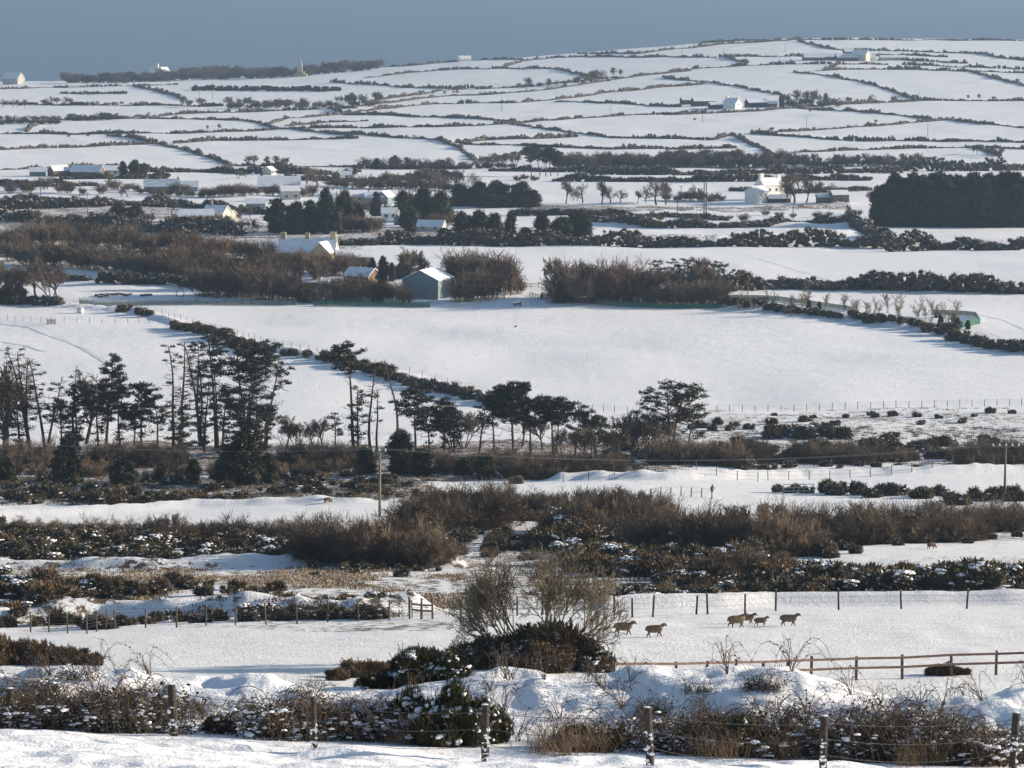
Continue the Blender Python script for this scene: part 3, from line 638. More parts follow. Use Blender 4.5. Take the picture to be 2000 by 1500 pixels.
trow(480,324,560,325,5,18,26,'bare tree by the hedge',G1,16); trow(700,328,905,330,15,16,26,'bare tree by the hedge',G1,17); trow(915,328,1010,325,7,22,34,'bare tree in the valley belt',G1,18)
trow(1085,328,1300,326,24,22,36,'bare tree in the valley belt',G1,19,jy=2,wx=1.3); trow(1300,324,1560,326,30,22,38,'bare tree in the valley belt',G1,20,jy=2,wx=1.4); trow(1560,324,1810,324,20,18,28,'bare tree in the valley belt',G1,21,wx=1.4); trow(1890,300,1960,308,5,14,22,'bare tree by the field corner',G1,22)
for x,b,t in ((770,328,301),(735,330,308),(1350,318,296),(262,345,309),(240,345,314),(278,342,318)): 
    p=at(x,b); tree(x,x,b,(b-t)*p.y/F,'dark ivy-clad tree','dark trees in the valley',wx=1.1,protos=CYP,name='evergreen_tree',pos=p)
# umbrella pines
for x,t,wp,sd in ((1038,288,36,1),(1055,284,40,2),(1076,284,40,3),(1066,292,34,4),(1090,296,30,5)):
    pine(x,345-(x%3),t,wp,'dark umbrella pine in a tight clump',sd,f0=.5,style='round',dens=2.2,dead=6,leaf='cedar_leaf')
# ------------------------------------------------------------------ middle band
G2='bare trees of the middle ground'
bt([(1105,398,349),(1138,397,356),(1175,400,352),(1212,398,370),(1192,399,362),(1245,398,372),(1262,397,368),(1282,400,345),(1300,398,350),(1348,392,360),(1365,392,366),(1655,420,398),
 (1535,396,342),(1552,396,338),(1575,397,344),(1600,396,352),(1618,396,356),(1700,395,372),(1275,430,408),(1180,432,408),(1560,372,335),(1625,352,336),(1640,352,334)],0,'spreading bare tree',G2,(0,1,4,5,6))
bt([(40,400,378),(55,400,382),(86,402,385),(100,400,386),(118,400,388),(190,402,380),(210,365,330),(235,380,352),(250,385,358),(290,385,362),(320,385,365),(465,350,330),(480,348,334),(600,360,325),(620,368,325),(650,372,330),(690,378,335),(720,380,338),
 (755,378,330),(800,382,330),(820,385,325),(850,385,330),(890,380,330),(915,385,335),(335,420,385),(470,420,398),(490,430,402),(460,430,405),(510,350,338),(545,356,340)],0,'bare garden tree',G2)
trow(390,384,480,384,9,16,26,'reddish garden bush','garden bushes of the village',30,REDB,'garden_bush',unit=6.,wx=1.4,cat='bush',parts=('crown',))
trow(640,450,740,452,12,24,34,'brown garden thicket','garden bushes of the village',31,BROWNB,'garden_bush',unit=6.,wx=1.5,cat='bush',parts=('crown',))
trow(1300,393,1420,394,8,12,22,'brown roadside thicket','garden bushes of the village',32,BROWNB,'garden_bush',unit=6.,wx=1.6,cat='bush',parts=('crown',))
trow(1180,428,1700,425,16,8,16,'small roadside scrub bush','scrub bushes by the far road',33,BROWNB,'scrub_bush',unit=6.,wx=1.8,cat='bush',parts=('crown',),jy=6)
EV='dark evergreens round the village'
def ev(spec,lb,protos=CYP,unit=8.,wx=1.,name='evergreen_tree',grp=EV):
    for x,b,t,wp,k in spec:
        p=at(x,b); h=(b-t)*p.y/F; W=wp*p.y/F; q=protos[k%len(protos)]; rr=max(v.co.x for v in q[1].vertices)-min(v.co.x for v in q[1].vertices)
        hz=max(v.co.z for v in q[1].vertices)
        tree(k,x,b,h*8/hz,lb,grp,wx=(W/rr)/(h/hz),protos=protos,pos=p,name=name,unit=8.)
ev([(540,452,380,66,0),(575,455,386,62,2),(605,455,384,56,0),(637,450,360,58,1),(672,448,366,50,3),(648,455,390,60,2),(735,420,369,34,1),(700,425,392,40,2)],'tall dark conifer')
ev([(232,432,392,48,2),(262,432,398,50,2),(790,425,366,60,2),(825,430,362,66,3),(860,432,368,70,2),(800,445,400,60,2),(898,402,356,56,2),(935,402,350,66,2),(975,404,348,70,2),(1015,404,350,64,2),(1040,404,368,44,2),(955,405,362,70,0)],'broad dark evergreen')
ev([(905,470,406,60,2),(940,472,404,64,2),(965,474,410,50,3),(998,470,405,44,1),(1060,465,410,46,0),(1125,468,405,56,2),(1140,470,420,40,2),(1095,475,418,60,3),(800,460,422,36,0),(870,470,440,50,2),(1030,478,440,50,2)],'snow-flecked dark evergreen')
# dark plantation on the right
rp=random.Random(8)
for row,n,b,t0,t1 in ((0,17,428,338,350),(1,19,437,336,354),(2,20,443,348,374)):
    for i in range(n):
        x=1722+300*(i+.5+rp.uniform(-.3,.3))/n+(-14 if row==2 else 0); p=at(x,b); t=rp.uniform(t0,t1)+(12 if x<1735 else 0)
        tree(rp.randrange(9),x,b,(b-t)*p.y/F,'plantation conifer in the %s rank'%('rear','middle','front')[row],'conifers of the dark plantation',wx=.95,protos=[CEDAR[1],CYP[0],CEDAR[0],CEDAR[1],CYP[3]],pos=p,name='conifer_tree')
# ------------------------------------------------------------------ brown plantations round the farm
G3='brown birch thickets round the farm'
def br(x0,y0,x1,y1,n,t0,t1,lb,seed,pr,wx=1.2,jy=3,grp=G3,name='birch_thicket',unit=6.):
    trow(x0,y0,x1,y1,n,t0,t1,lb,grp,seed,pr,name,unit=unit,wx=wx,jy=jy,cat='thicket',parts=('crown',))
br(0,474,390,500,26,34,50,'dark brown thicket',40,MIXB,1.3,8); br(0,506,390,548,26,34,54,'brown birch thicket',41,MIXB,1.5,6); br(360,494,520,506,11,30,42,'dark brown thicket',42,MIXB,1.3)
br(300,526,560,552,17,40,58,'tall brown thicket',43,MIXB,1.2,8); br(390,577,560,585,13,46,66,'tall reddish thicket',44,MIXB,1.4,5); br(560,587,700,592,8,26,40,'brown birch thicket',45,MIXB,1.3); br(640,585,772,590,9,34,52,'brown birch thicket',46,MIXB,1.3); br(776,592,796,594,2,30,40,'brown bush before the grey barn',54,MIXB,1.0)
br(640,536,780,540,5,16,26,'brown garden thicket',47,MIXB,1.1,4); br(510,530,700,536,13,30,44,'brown birch thicket',55,MIXB,1.1,4); br(660,520,720,524,4,20,30,'brown garden thicket',155,MIXB,1.0,3)
br(890,560,1000,566,9,54,74,'tall pale birch thicket',48,MIXB,1.0,4); br(892,588,965,584,7,36,60,'tall brown thicket',49,MIXB,1.1,3); br(985,572,1022,570,3,36,56,'orange-brown thicket',50,MIXB,.9)
br(1085,590,1240,592,12,46,78,'tall red-brown thicket',51,MIXB,1.25,4); br(1240,592,1410,597,11,34,58,'tall red-brown thicket',52,MIXB,1.2,4); br(1290,575,1420,580,4,26,40,'dark brown thicket',53,MIXB,1.2)
trow(10,500,390,535,17,34,58,'slim bare birch in the brown wood',G3,56,BARE,'birch_tree',jy=10,wx=.8); trow(400,560,640,580,14,52,78,'slim bare birch in the brown wood',G3,57,BARE,'birch_tree',jy=12,wx=.75); trow(860,566,1000,575,12,62,90,'slim bare birch in the brown wood',G3,58,BARE,'birch_tree',jy=6,wx=.7); trow(1080,584,1400,590,20,60,90,'slim bare birch in the brown wood',G3,59,BARE,'birch_tree',jy=5,wx=.75)
ev([(120,470,440,40,2),(290,505,470,40,0),(330,520,482,36,2),(430,520,480,40,0),(500,520,485,34,3),(370,545,505,34,2),(445,560,516,36,0),(1225,592,540,34,0),(880,575,535,26,0),(915,588,545,26,1)],'dark evergreen in the brown wood')
for x,b,t,wp in ((1290,585,506,30),(1310,585,503,30),(1335,584,504,36),(1360,582,506,34),(1385,580,510,34),(1415,578,518,40)): pine(x,b,t,wp,'young pine over the brown thicket',x,f0=.42,style='round',dens=.8,dead=4)
ev([(727,545,497,24,0),(749,545,494,30,0),(765,548,508,22,0),(735,590,548,30,2),(1100,592,548,40,2),(1165,594,550,36,2),(745,560,520,30,0),(1200,594,560,30,3),(590,590,550,30,2)],'small dark garden conifer')
bt([(805,568,480),(820,566,486),(790,560,492)],0,'bare tree behind the grey barn',G2,(0,6))
bt([(15,590,505),(45,588,510),(72,592,500),(98,588,508),(112,585,520),(30,575,520),(0,585,500)],0,'pale bare tree at the left edge',G2,(0,6,2,3))
ev([(15,590,545,50,2),(40,588,550,40,2)],'dark rounded evergreen')
# saplings in the young plot behind the right hedge
rs=random.Random(3)
for i in range(34):
    x=rs.uniform(1440,1880); y=608+ (x-1440)*.075+rs.uniform(-14,8)-6; 
    tree(i,x,y,rs.uniform(22,46)*at(x,y).y/F,'pale bare sapling behind the hedge bank','saplings of the young plot',wx=1.,protos=SAPL,name='sapling',unit=3.,parts=('crown',))
ev([(1838,640,612,16,2),(1862,636,610,16,2),(1830,622,608,16,2),(1870,642,616,16,2),(1580,602,585,12,2),(1600,604,588,12,0),(1890,642,622,16,0)],'small evergreen in the green fenced plot')
# ------------------------------------------------------------------ pines of the shelter belt
def P(x,b,t,w,lb,sd,**k): pine(x,b,t,w,lb,sd,**k)
P(62,880,672,76,'sparse tall larch at the left',1,f0=.35,style='sparse',stems=3,dead=14,name='larch_tree')
P(88,878,690,60,'sparse larch beside the tallest larch',2,f0=.4,style='sparse',stems=2,dead=10,name='larch_tree')
P(42,880,752,80,'dark pine under the left larches',3,f0=.25,style='cone',leaf='needle_brown',dens=0.95,lowpads=7)
P(8,885,790,60,'dark pine cut by the left edge',33,f0=.3,style='round')
P(143,872,705,30,'dead spire above an ivy-clad trunk',4,f0=.3,style='sparse',dead=16,name='dead_tree')
P(150,872,744,52,'dark pine round a dead spire',5,f0=.25,style='cone',lowpads=15,dens=1.16)
P(208,870,688,76,'conical pine topping the left group',6,f0=.5,style='cone',dens=1.58,lowpads=2)
P(192,872,752,78,'broad low dark pine',7,f0=.35,style='flat',dens=1.26,lowpads=5)
P(235,873,750,78,'broad dark pine in the left group',8,f0=.38,style='flat',dens=1.37,lowpads=6)
P(275,872,746,76,'round dark pine in the left group',9,f0=.4,style='flat',dens=1.37,lowpads=5)
P(308,870,776,62,'small pine at the right of the left group',10,f0=.4,style='flat',dens=1.05,lowpads=2)
P(338,885,662,52,'tall thin bare-limbed larch',11,f0=.3,style='sparse',stems=1,dead=22,name='larch_tree')
P(352,884,656,66,'tallest sparse larch with leaning top',12,f0=.3,style='sparse',stems=1,dead=22,name='larch_tree')
P(354,895,783,56,'ivy-clad dark pine below the tall larches',13,f0=.2,style='cone',dens=1.2,lowpads=12)
P(394,870,664,44,'narrow many-stemmed bare pine',14,f0=.55,style='sparse',stems=3,dead=14,name='larch_tree')
P(400,880,738,50,'dark pine wrapped round bare stems',15,f0=.25,style='round',leaf='needle_brown',dens=1.2,lowpads=8)
P(425,872,648,56,'slim pine with a high flat crown',16,f0=.8,style='flat',dead=18,dens=.9,stems=2)
P(478,868,650,112,'great broad-crowned pine',17,f0=.62,style='flat',dens=1.25,dead=22,leaf='needle_brown',stems=3)
P(520,872,700,80,'pine with long limbs reaching right',18,f0=.55,style='flat',dens=.7,lean=.12,dead=14)
P(435,885,745,64,'brownish middle pine',19,f0=.3,style='round',leaf='needle_brown',dens=1.37,lowpads=7)
P(470,882,750,76,'brownish dense pine below the great crown',20,f0=.3,style='round',leaf='needle_brown',dens=1.48,lowpads=9)
P(515,878,788,80,'low spreading dark pine',21,f0=.35,style='flat',dens=1.37,lowpads=6)
P(656,878,800,26,'tiny thin conifer',22,f0=.4,style='cone',dens=.6)
P(692,882,664,70,'tall pine with tiers down its trunk',23,f0=.72,style='flat',dens=1.3,dead=14,lowpads=4)
P(699,884,742,52,'short pine clasping the tall tiered pine',24,f0=.3,style='cone',dens=.8,lowpads=5)
P(724,880,702,48,'dead leaning trunk with stub branches',25,f0=.5,style='sparse',dead=14,dens=.5,name='dead_tree')
P(736,882,752,26,'short dead trunk',26,f0=.5,style='sparse',dead=10,dens=.4,name='dead_tree')
P(777,845,692,22,'thin bare pole-like tree',27,f0=.5,style='sparse',dead=14,dens=.4,name='dead_tree')
P(812,880,748,66,'pine with layered crown',28,f0=.5,style='flat',dens=1.5,dead=10)
P(838,878,790,62,'low pine beside the layered pine',29,f0=.4,style='flat',dens=1.2,lowpads=3)
P(868,878,777,58,'dark rounded pine',30,f0=.4,style='flat',dens=1.3,lowpads=4)
P(888,880,815,56,'dark shrubby pine',31,f0=.3,style='round',dens=1.1)
P(936,885,775,34,'dead thin tree',32,f0=.4,style='sparse',dead=14,dens=.5,name='dead_tree')
P(965,885,772,60,'open pine left of the dense crown',34,f0=.5,style='flat',dens=1.0,dead=12)
P(1004,884,744,88,'dense broad dark pine',35,f0=.48,style='flat',dens=2.1,dead=14,stems=2)
P(1036,888,778,52,'pine hugging the dense pine',36,f0=.5,style='flat',dens=1.0,dead=10)
P(1082,886,767,90,'umbrella-crowned dark pine',37,f0=.62,style='flat',dens=1.6,stems=2,dead=12)
P(1122,888,800,40,'small slanting pine',38,f0=.55,style='flat',dens=.7,lean=.1)
P(1168,900,796,52,'thin pine with a brown crown',39,f0=.62,style='flat',dens=.9,leaf='needle_brown',stems=2,dead=12)
P(1206,905,826,40,'small sparse pine',40,f0=.5,style='flat',dens=.6,dead=8)
P(1308,884,744,140,'big windswept pine with stacked layers',41,f0=.38,style='flat',dens=1.2,dead=20,stems=2)
P(1340,884,790,90,'right half of the windswept pine pair',42,f0=.35,style='flat',dens=.9,lean=.18,dead=10)
bt([(12,885,705),(168,868,725),(560,870,804),(578,872,812),(612,872,812),(632,874,808),(885,872,780),(905,872,785),(1020,870,790),(1060,875,800),(1150,905,820),(1250,885,786),(1270,888,800),(1235,890,815),(1190,905,830),(1100,895,830)],0,'bare tree among the pines','bare trees of the shelter belt',(0,2,3,6))
P(120,874,775,54,'dark pine between the larches and spire',71,f0=.45,style='flat',dens=1.0); P(262,872,790,60,'dark pine low in the left group',73,f0=.4,style='flat',dens=.9); P(500,882,760,60,'dark pine right of the brown pines',75,f0=.45,style='flat',dens=.9)
ev([(136,940,838,92,1),(240,945,884,86,0),(378,945,890,44,0),(478,948,832,128,0),(440,945,880,60,2),(716,930,872,52,2),(784,930,833,84,0),(826,932,872,76,0),(948,935,878,60,0),(10,935,880,70,2),(318,940,895,40,2),(520,945,880,60,2),(905,930,892,50,2),(1190,915,872,50,2),(1310,905,865,60,2)],'dark cypress shrub in front of the pines',grp='dark cypresses below the pines',name='cypress_tree')
# ------------------------------------------------------------------ willow scrub
GW='leafless willow thickets'
def wl(x0,y0,x1,y1,n,t0,t1,lb,seed,jy=4,pr=WILLOW,wx=1.15):
    r=random.Random(seed)
    for i in range(n):
        f=(i+.5+r.uniform(-.45,.45))/n; x=x0+(x1-x0)*f; y=y0+(y1-y0)*f+r.uniform(-jy,jy); p=at(x,y); h=r.uniform(t0,t1)*p.y/F
        bush(r.randrange(9),x,y,h,lb,GW,pr,'willow_thicket','thicket',unit=4.4,wx=wx,pos=p)
wl(-5,910,95,910,7,46,62,'brown willow bush below the pines',60); wl(165,905,340,910,11,46,66,'brown willow bush below the pines',61); wl(555,915,705,918,9,44,62,'rounded brown willow bush',62)
wl(830,925,1010,920,9,40,56,'brown willow bush below the pines',63); wl(1000,930,1190,932,12,40,60,'brown willow bush below the pines',64); wl(1295,912,1480,905,9,42,62,'brown willow bush on the snowy slope',65)
wl(1560,898,1705,902,8,40,56,'brown willow bush on the snowy slope',66); wl(1750,896,1870,896,5,22,34,'small willow bush on the snowy slope',67); wl(1890,905,2010,900,7,50,70,'large willow bush at the right edge',68)
wl(810,1040,960,1032,13,74,100,'tall willow mass left of centre',69); wl(950,1005,1290,1012,16,50,72,'tall willow mass in the centre',70); wl(1090,1040,1300,1045,9,70,98,'tall willow mass in the centre',71)
wl(1290,1078,1560,1084,15,78,108,'large willow mass on the right',72); wl(1540,1062,1900,1052,20,70,96,'large willow mass on the right',73,6); wl(1870,1040,2010,1030,7,50,72,'willow bush at the right edge',74)
wl(1360,1128,1560,1115,9,44,64,'reddish lower thicket',75,5,WILLOW); wl(120,1056,440,1052,14,32,46,'low willow row on the left',76); wl(430,1056,620,1056,9,46,62,'middle willow row on the left',77)
wl(600,1098,850,1104,13,74,108,'big willow mass by the power pole',78); wl(1300,1160,1420,1165,4,30,44,'small thicket by the lane',79); wl(880,1080,1100,1090,4,22,30,'small thicket behind the thorn tree',80)
# ------------------------------------------------------------------ gorse in the middle distance
GG='gorse bushes on the rough ground'
def gs(x0,y0,x1,y1,n,t0,t1,lb,seed,jy=8,pr=GORSE,wx=1.15,grp=GG):
    r=random.Random(seed)
    for i in range(n):
        f=(i+.5+r.uniform(-.5,.5))/n; x=x0+(x1-x0)*f; y=y0+(y1-y0)*f+r.uniform(-jy,jy); p=at(x,y); h=r.uniform(t0,t1)*p.y/F
        bush(r.randrange(9),x,y,h,lb,grp,pr,wx=wx,pos=p)
gs(-5,1040,150,1060,8,20,34,'gorse in the left thicket',90,10); gs(-5,1060,620,1068,26,30,46,'snow-flecked gorse in the left thicket',190,8); gs(0,1085,640,1092,34,30,48,'snow-flecked gorse in the left thicket',91,16); gs(600,1110,840,1112,6,16,26,'gorse under the willow mass',92,4)
gs(-5,1165,190,1175,9,30,60,'dark gorse on the tawny slope',93,14,GORSE_BARE); gs(230,1160,330,1165,5,24,40,'dark gorse on the tawny slope',94,8,GORSE); gs(340,1150,600,1185,8,14,30,'small gorse on the tawny slope',95,12)
gs(0,1222,240,1228,7,24,44,'gorse on the left fenced bank',96,4,GORSE_BARE); gs(240,1222,480,1215,8,22,42,'gorse on the left fenced bank',97,4); gs(480,1212,740,1204,10,26,50,'snow-laden gorse on the left fenced bank',98,4)
gs(900,1030,1100,1024,8,22,40,'dark gorse below the central willows',99,6); gs(820,1010,1000,1000,5,16,26,'gorse beside the willow mass',100,5)
gs(1090,1070,1300,1090,16,34,56,'snow-flecked gorse right of the thorn tree',101,16); gs(1120,1110,1540,1125,26,34,58,'brown gorse by the lane',102,14,GORSE_BARE); gs(1200,1165,1420,1175,11,26,44,'gorse along the lane',103,6)
gs(1100,1092,1500,1108,20,36,62,'snow-flecked gorse below the right willows',191,12); gs(1300,1080,1700,1084,13,20,38,'snowy gorse under the right willows',104,8); gs(1700,1068,1990,1052,7,12,24,'small gorse under the right willows',105,5)
gs(1420,1168,1620,1166,14,46,72,'gorse in the dark bank above the sheep',106,4); gs(1590,1162,2010,1160,28,60,92,'tall gorse in the dark bank above the sheep',107,6,GORSE); gs(1560,1145,1980,1140,14,44,62,'gorse at the back of the dark bank',108,6,GORSE_BARE)
gs(870,1040,1010,1062,5,16,26,'gorse clump behind the thorn tree',109,5)
gs(1590,965,1860,975,9,24,40,'dark gorse on the field edge',110,5,GORSE_BARE); gs(1480,930,1500,932,1,24,26,'round gorse on the snow bank',111,1); gs(1510,962,1580,966,4,16,26,'gorse at the willow edge',112,3); gs(1870,985,2000,975,5,26,42,'gorse near the right power pole',113,5,GORSE_BARE)
gs(1270,900,1560,912,14,14,30,'snow-dusted gorse on the snowy slope',114,10); gs(1490,850,1640,850,9,20,40,'snow-dusted gorse on the snowy slope',115,10); gs(1690,890,1850,885,9,14,30,'snow-dusted gorse on the snowy slope',116,12); gs(1560,905,1800,915,7,10,20,'low gorse on the snowy slope',117,4)
gs(-5,960,230,975,9,14,30,'heathery gorse below the cypresses',118,14); gs(190,985,390,988,8,24,46,'brown gorse above the snow strip',119,8,GORSE_BARE); gs(400,965,800,960,10,8,18,'low heathery gorse',120,14); gs(250,935,800,945,12,14,30,'gorse at the foot of the cypresses',121,8)
gs(1000,905,1280,925,10,10,24,'gorse below the pines',122,8); gs(1180,870,1280,880,4,16,30,'gorse beside the windswept pine',123,6)


gs(950,1022,1190,1030,9,26,44,'snow-flecked gorse in the central willows',192,5); gs(1480,1082,1640,1088,7,26,44,'snow-laden gorse in front of the willows',193,4); gs(1180,1062,1420,1070,9,30,50,'dark gorse in the right willows',194,6)
bt([(1505,1045,968),(1440,1060,985),(880,1035,955),(1230,1020,945),(1680,1050,975),(1840,1045,970),(330,1050,1000),(720,1095,1010)],0,'bare tree rising from the willows','bare trees in the willow scrub',(2,3))

# the patchwork between the pines and the sheep field
gs(-5,975,240,980,12,18,36,'rusty gorse below the cypresses',201,10,GMIX); gs(0,950,820,955,26,16,32,'gorse on the heath below the pines',202,14,GMIX); gs(400,975,820,972,16,10,24,'gorse at the heath edge',203,10,GMIX)
gs(0,1150,240,1180,14,34,62,'rusty gorse bush on the tawny slope',204,16,GMIX); gs(230,1150,560,1165,6,22,40,'rusty gorse bush on the tawny slope',205,14,GMIX); gs(440,1195,760,1186,12,24,48,'gorse behind the left fence',206,8,GMIX); gs(0,1205,260,1205,8,24,44,'gorse behind the left fence',207,5,GMIX)
gs(600,1122,900,1114,6,12,22,'low gorse below the willow mass',208,8,GMIX); gs(820,1062,1110,1075,12,20,38,'gorse in the rough centre',209,14,GMIX); gs(1060,1060,1320,1120,26,34,60,'tangled gorse right of the thorn tree',210,24,GMIX); gs(1290,1130,1440,1175,14,26,46,'rusty gorse by the lane end',211,12,GMIX)
gs(1000,940,1060,930,3,14,24,'gorse below the pines',212,3,GMIX); gs(1180,905,1500,880,24,14,32,'heathery bush on the snowy slope',213,16,GMIX); gs(1500,885,1990,880,26,14,30,'heathery bush on the snowy slope',214,16,GMIX); gs(1350,830,1480,840,8,10,20,'tawny tussock bush',215,8,GORSE_BARE); gs(1480,825,1990,815,16,8,20,'tawny tussock bush',216,12,GORSE_BARE)
wl(930,1068,1110,1072,6,20,34,'low brown willow in the rough centre',217,6); wl(1170,1050,1320,1075,7,50,76,'brown willow right of the rough centre',218,8); wl(0,1040,130,1046,5,26,40,'low willow at the left edge',219,4); wl(-5,925,700,930,16,26,44,'low willow below the pines',220,6)
trow(60,440,520,448,22,16,30,'bare tree at the village edge',G3,230,BARE,'birch_tree',jy=5,wx=1.0); trow(0,372,460,378,18,14,26,'brown garden bush of the village','garden bushes of the village',231,BROWNB,'garden_bush',unit=6.,wx=1.4,cat='bush',parts=('crown',),jy=5)
trow(270,380,420,384,9,12,20,'low bush before the long cottage','garden bushes of the village',232,BROWNB,'garden_bush',unit=6.,wx=1.6,cat='bush',parts=('crown',)); trow(480,380,620,382,9,14,24,'low bush before the large barn','garden bushes of the village',233,REDB,'garden_bush',unit=6.,wx=1.6,cat='bush',parts=('crown',))
trow(660,405,900,450,12,18,30,'garden tree among the village roofs','garden bushes of the village',234,REDB,'garden_bush',unit=6.,wx=1.4,cat='bush',parts=('crown',),jy=8); trow(345,440,470,444,9,14,26,'bush before the bungalows','garden bushes of the village',235,BROWNB,'garden_bush',unit=6.,wx=1.5,cat='bush',parts=('crown',))

# trampled paths and tyre tracks on the snow
mat('trodden_snow',(.62,.645,.69),col2=(.74,.76,.80),scale=1.5,bump=.06)
def path(P_,w,lb,name='path'):
    W=[np.array(hit(P_[i],P_[i+1])) for i in range(0,len(P_),2)]; pts=[]
    for a,b in zip(W[:-1],W[1:]): n=max(2,int(np.linalg.norm(b-a)/.6)); pts+=[a+(b-a)*i/n for i in range(n)]
    pts=np.array(pts+[W[-1]]); d=np.gradient(pts,axis=0); d/=np.linalg.norm(d,axis=1,keepdims=True)+1e-9; nrm=np.stack([-d[:,1],d[:,0]],1)
    q=noise(pts[:,0]*.3,pts[:,1]*.3,5)*.5; ww=w*(1+.5*noise(pts[:,0],pts[:,1],6)); rows=[]
    for s_ in(-1,-.33,.33,1): xy=pts+nrm*(s_*ww/2+q)[:,None]; rows.append(np.stack([xy[:,0],xy[:,1],ground(xy[:,0],xy[:,1])+CAMZ+.05],1))
    V=np.stack(rows,1).reshape(-1,3); o0=V[0].copy(); n=len(pts); i=(np.arange(n-1)[:,None]*4+np.arange(3)[None]).ravel()
    o=ob(name,MB().add(V-o0,np.stack([i,i+1,i+5,i+4],1)).mesh('path',['trodden_snow'],True),None,tuple(o0)); o['kind']='structure'
path((0,632,60,640,120,660,170,686,205,710),1.1,''); path((0,664,40,675,90,690),.9,''); path((1026,575,1035,588,1042,597,1040,603),.45,'');path((1032,574,1043,587,1052,597,1052,603),.45,'')
path((1480,505,1560,530,1640,552),.5,''); path((1880,610,1960,625,2020,650),.5,''); path((95,246,120,262,150,275),1.2,'')

# twiggy masses between the far trees
G5='grey thickets of the far woods'
def fw(x0,y0,x1,y1,n,t0,t1,lb,seed,wx=1.7,jy=1.5): trow(x0,y0,x1,y1,n,t0,t1,lb,G5,seed,FARB,'thicket',unit=6.,wx=wx,jy=jy,cat='thicket',parts=('crown',))
fw(1085,328,1560,326,40,16,30,'grey thicket in the valley belt',301,1.4); fw(1560,326,1810,325,16,12,22,'grey thicket in the valley belt',302); fw(700,330,1010,329,22,9,17,'grey thicket in the valley belt',303)
fw(135,163,300,161,14,11,19,'coastal thicket',304); fw(300,159,600,149,26,12,21,'coastal thicket',305); fw(600,147,740,134,11,10,18,'coastal thicket',306)
fw(440,212,740,207,18,8,15,'thicket beside the lane',307); fw(0,242,118,243,9,8,14,'brown far thicket',308); fw(132,235,235,234,9,8,13,'brown far thicket',309); fw(0,205,300,205,14,5,9,'low thicket beside the lane',310)
fw(1530,208,1640,208,7,14,26,'thicket beside the silo',311,1.3); fw(1010,172,1210,156,10,5,9,'roadside thicket',312); fw(1000,350,1060,350,3,8,14,'thicket under the umbrella pines',313); fw(640,365,900,372,16,14,24,'grey thicket among the village trees',314)
# ------------------------------------------------------------------ buildings
def gable(mb,w,d,h,rh,m=0):
    V=[(-w/2,-d/2,-.8),(w/2,-d/2,-.8),(w/2,d/2,-.8),(-w/2,d/2,-.8),(-w/2,-d/2,h),(w/2,-d/2,h),(w/2,d/2,h),(-w/2,d/2,h),(-w/2,0,h+rh),(w/2,0,h+rh)]
    mb.add(V,[[0,1,5,4],[2,3,7,6]],m); mb.p[-1]=mb.p[-1]; n=mb.n-10
    mb.p.append((np.zeros((0,3)),np.array([[n+1,n+2,n+6],[n+1,n+6,n+5],[n+5,n+6,n+9],[n+3,n+0,n+4],[n+3,n+4,n+7],[n+7,n+4,n+8]]),m)); return mb
def roofm(w,d,h,rh,t=.14,o=.3):
    mb=MB(); sl=math.hypot(d/2,rh); ex=o/sl
    for s in(-1,1):
        e=np.array([0,s*(d/2)*(1+ex),h-rh*ex]); r=np.array([0,0,h+rh]); n=np.array([0,s*rh,d/2]); n=n/np.linalg.norm(n)*t
        a=[]
        for q in(e,r): 
            for x in(-w/2-o,w/2+o): a.append(q+[x,0,0]+n*.1); a.append(q+[x,0,0]+n)
        # e-left lo,hi,e-right lo,hi,r-left lo,hi,r-right lo,hi
        a=np.array(a); mb.add(a,[[1,3,7,5],[0,4,6,2],[0,2,3,1],[4,5,7,6],[0,1,5,4],[2,6,7,3]],0)
    return mb
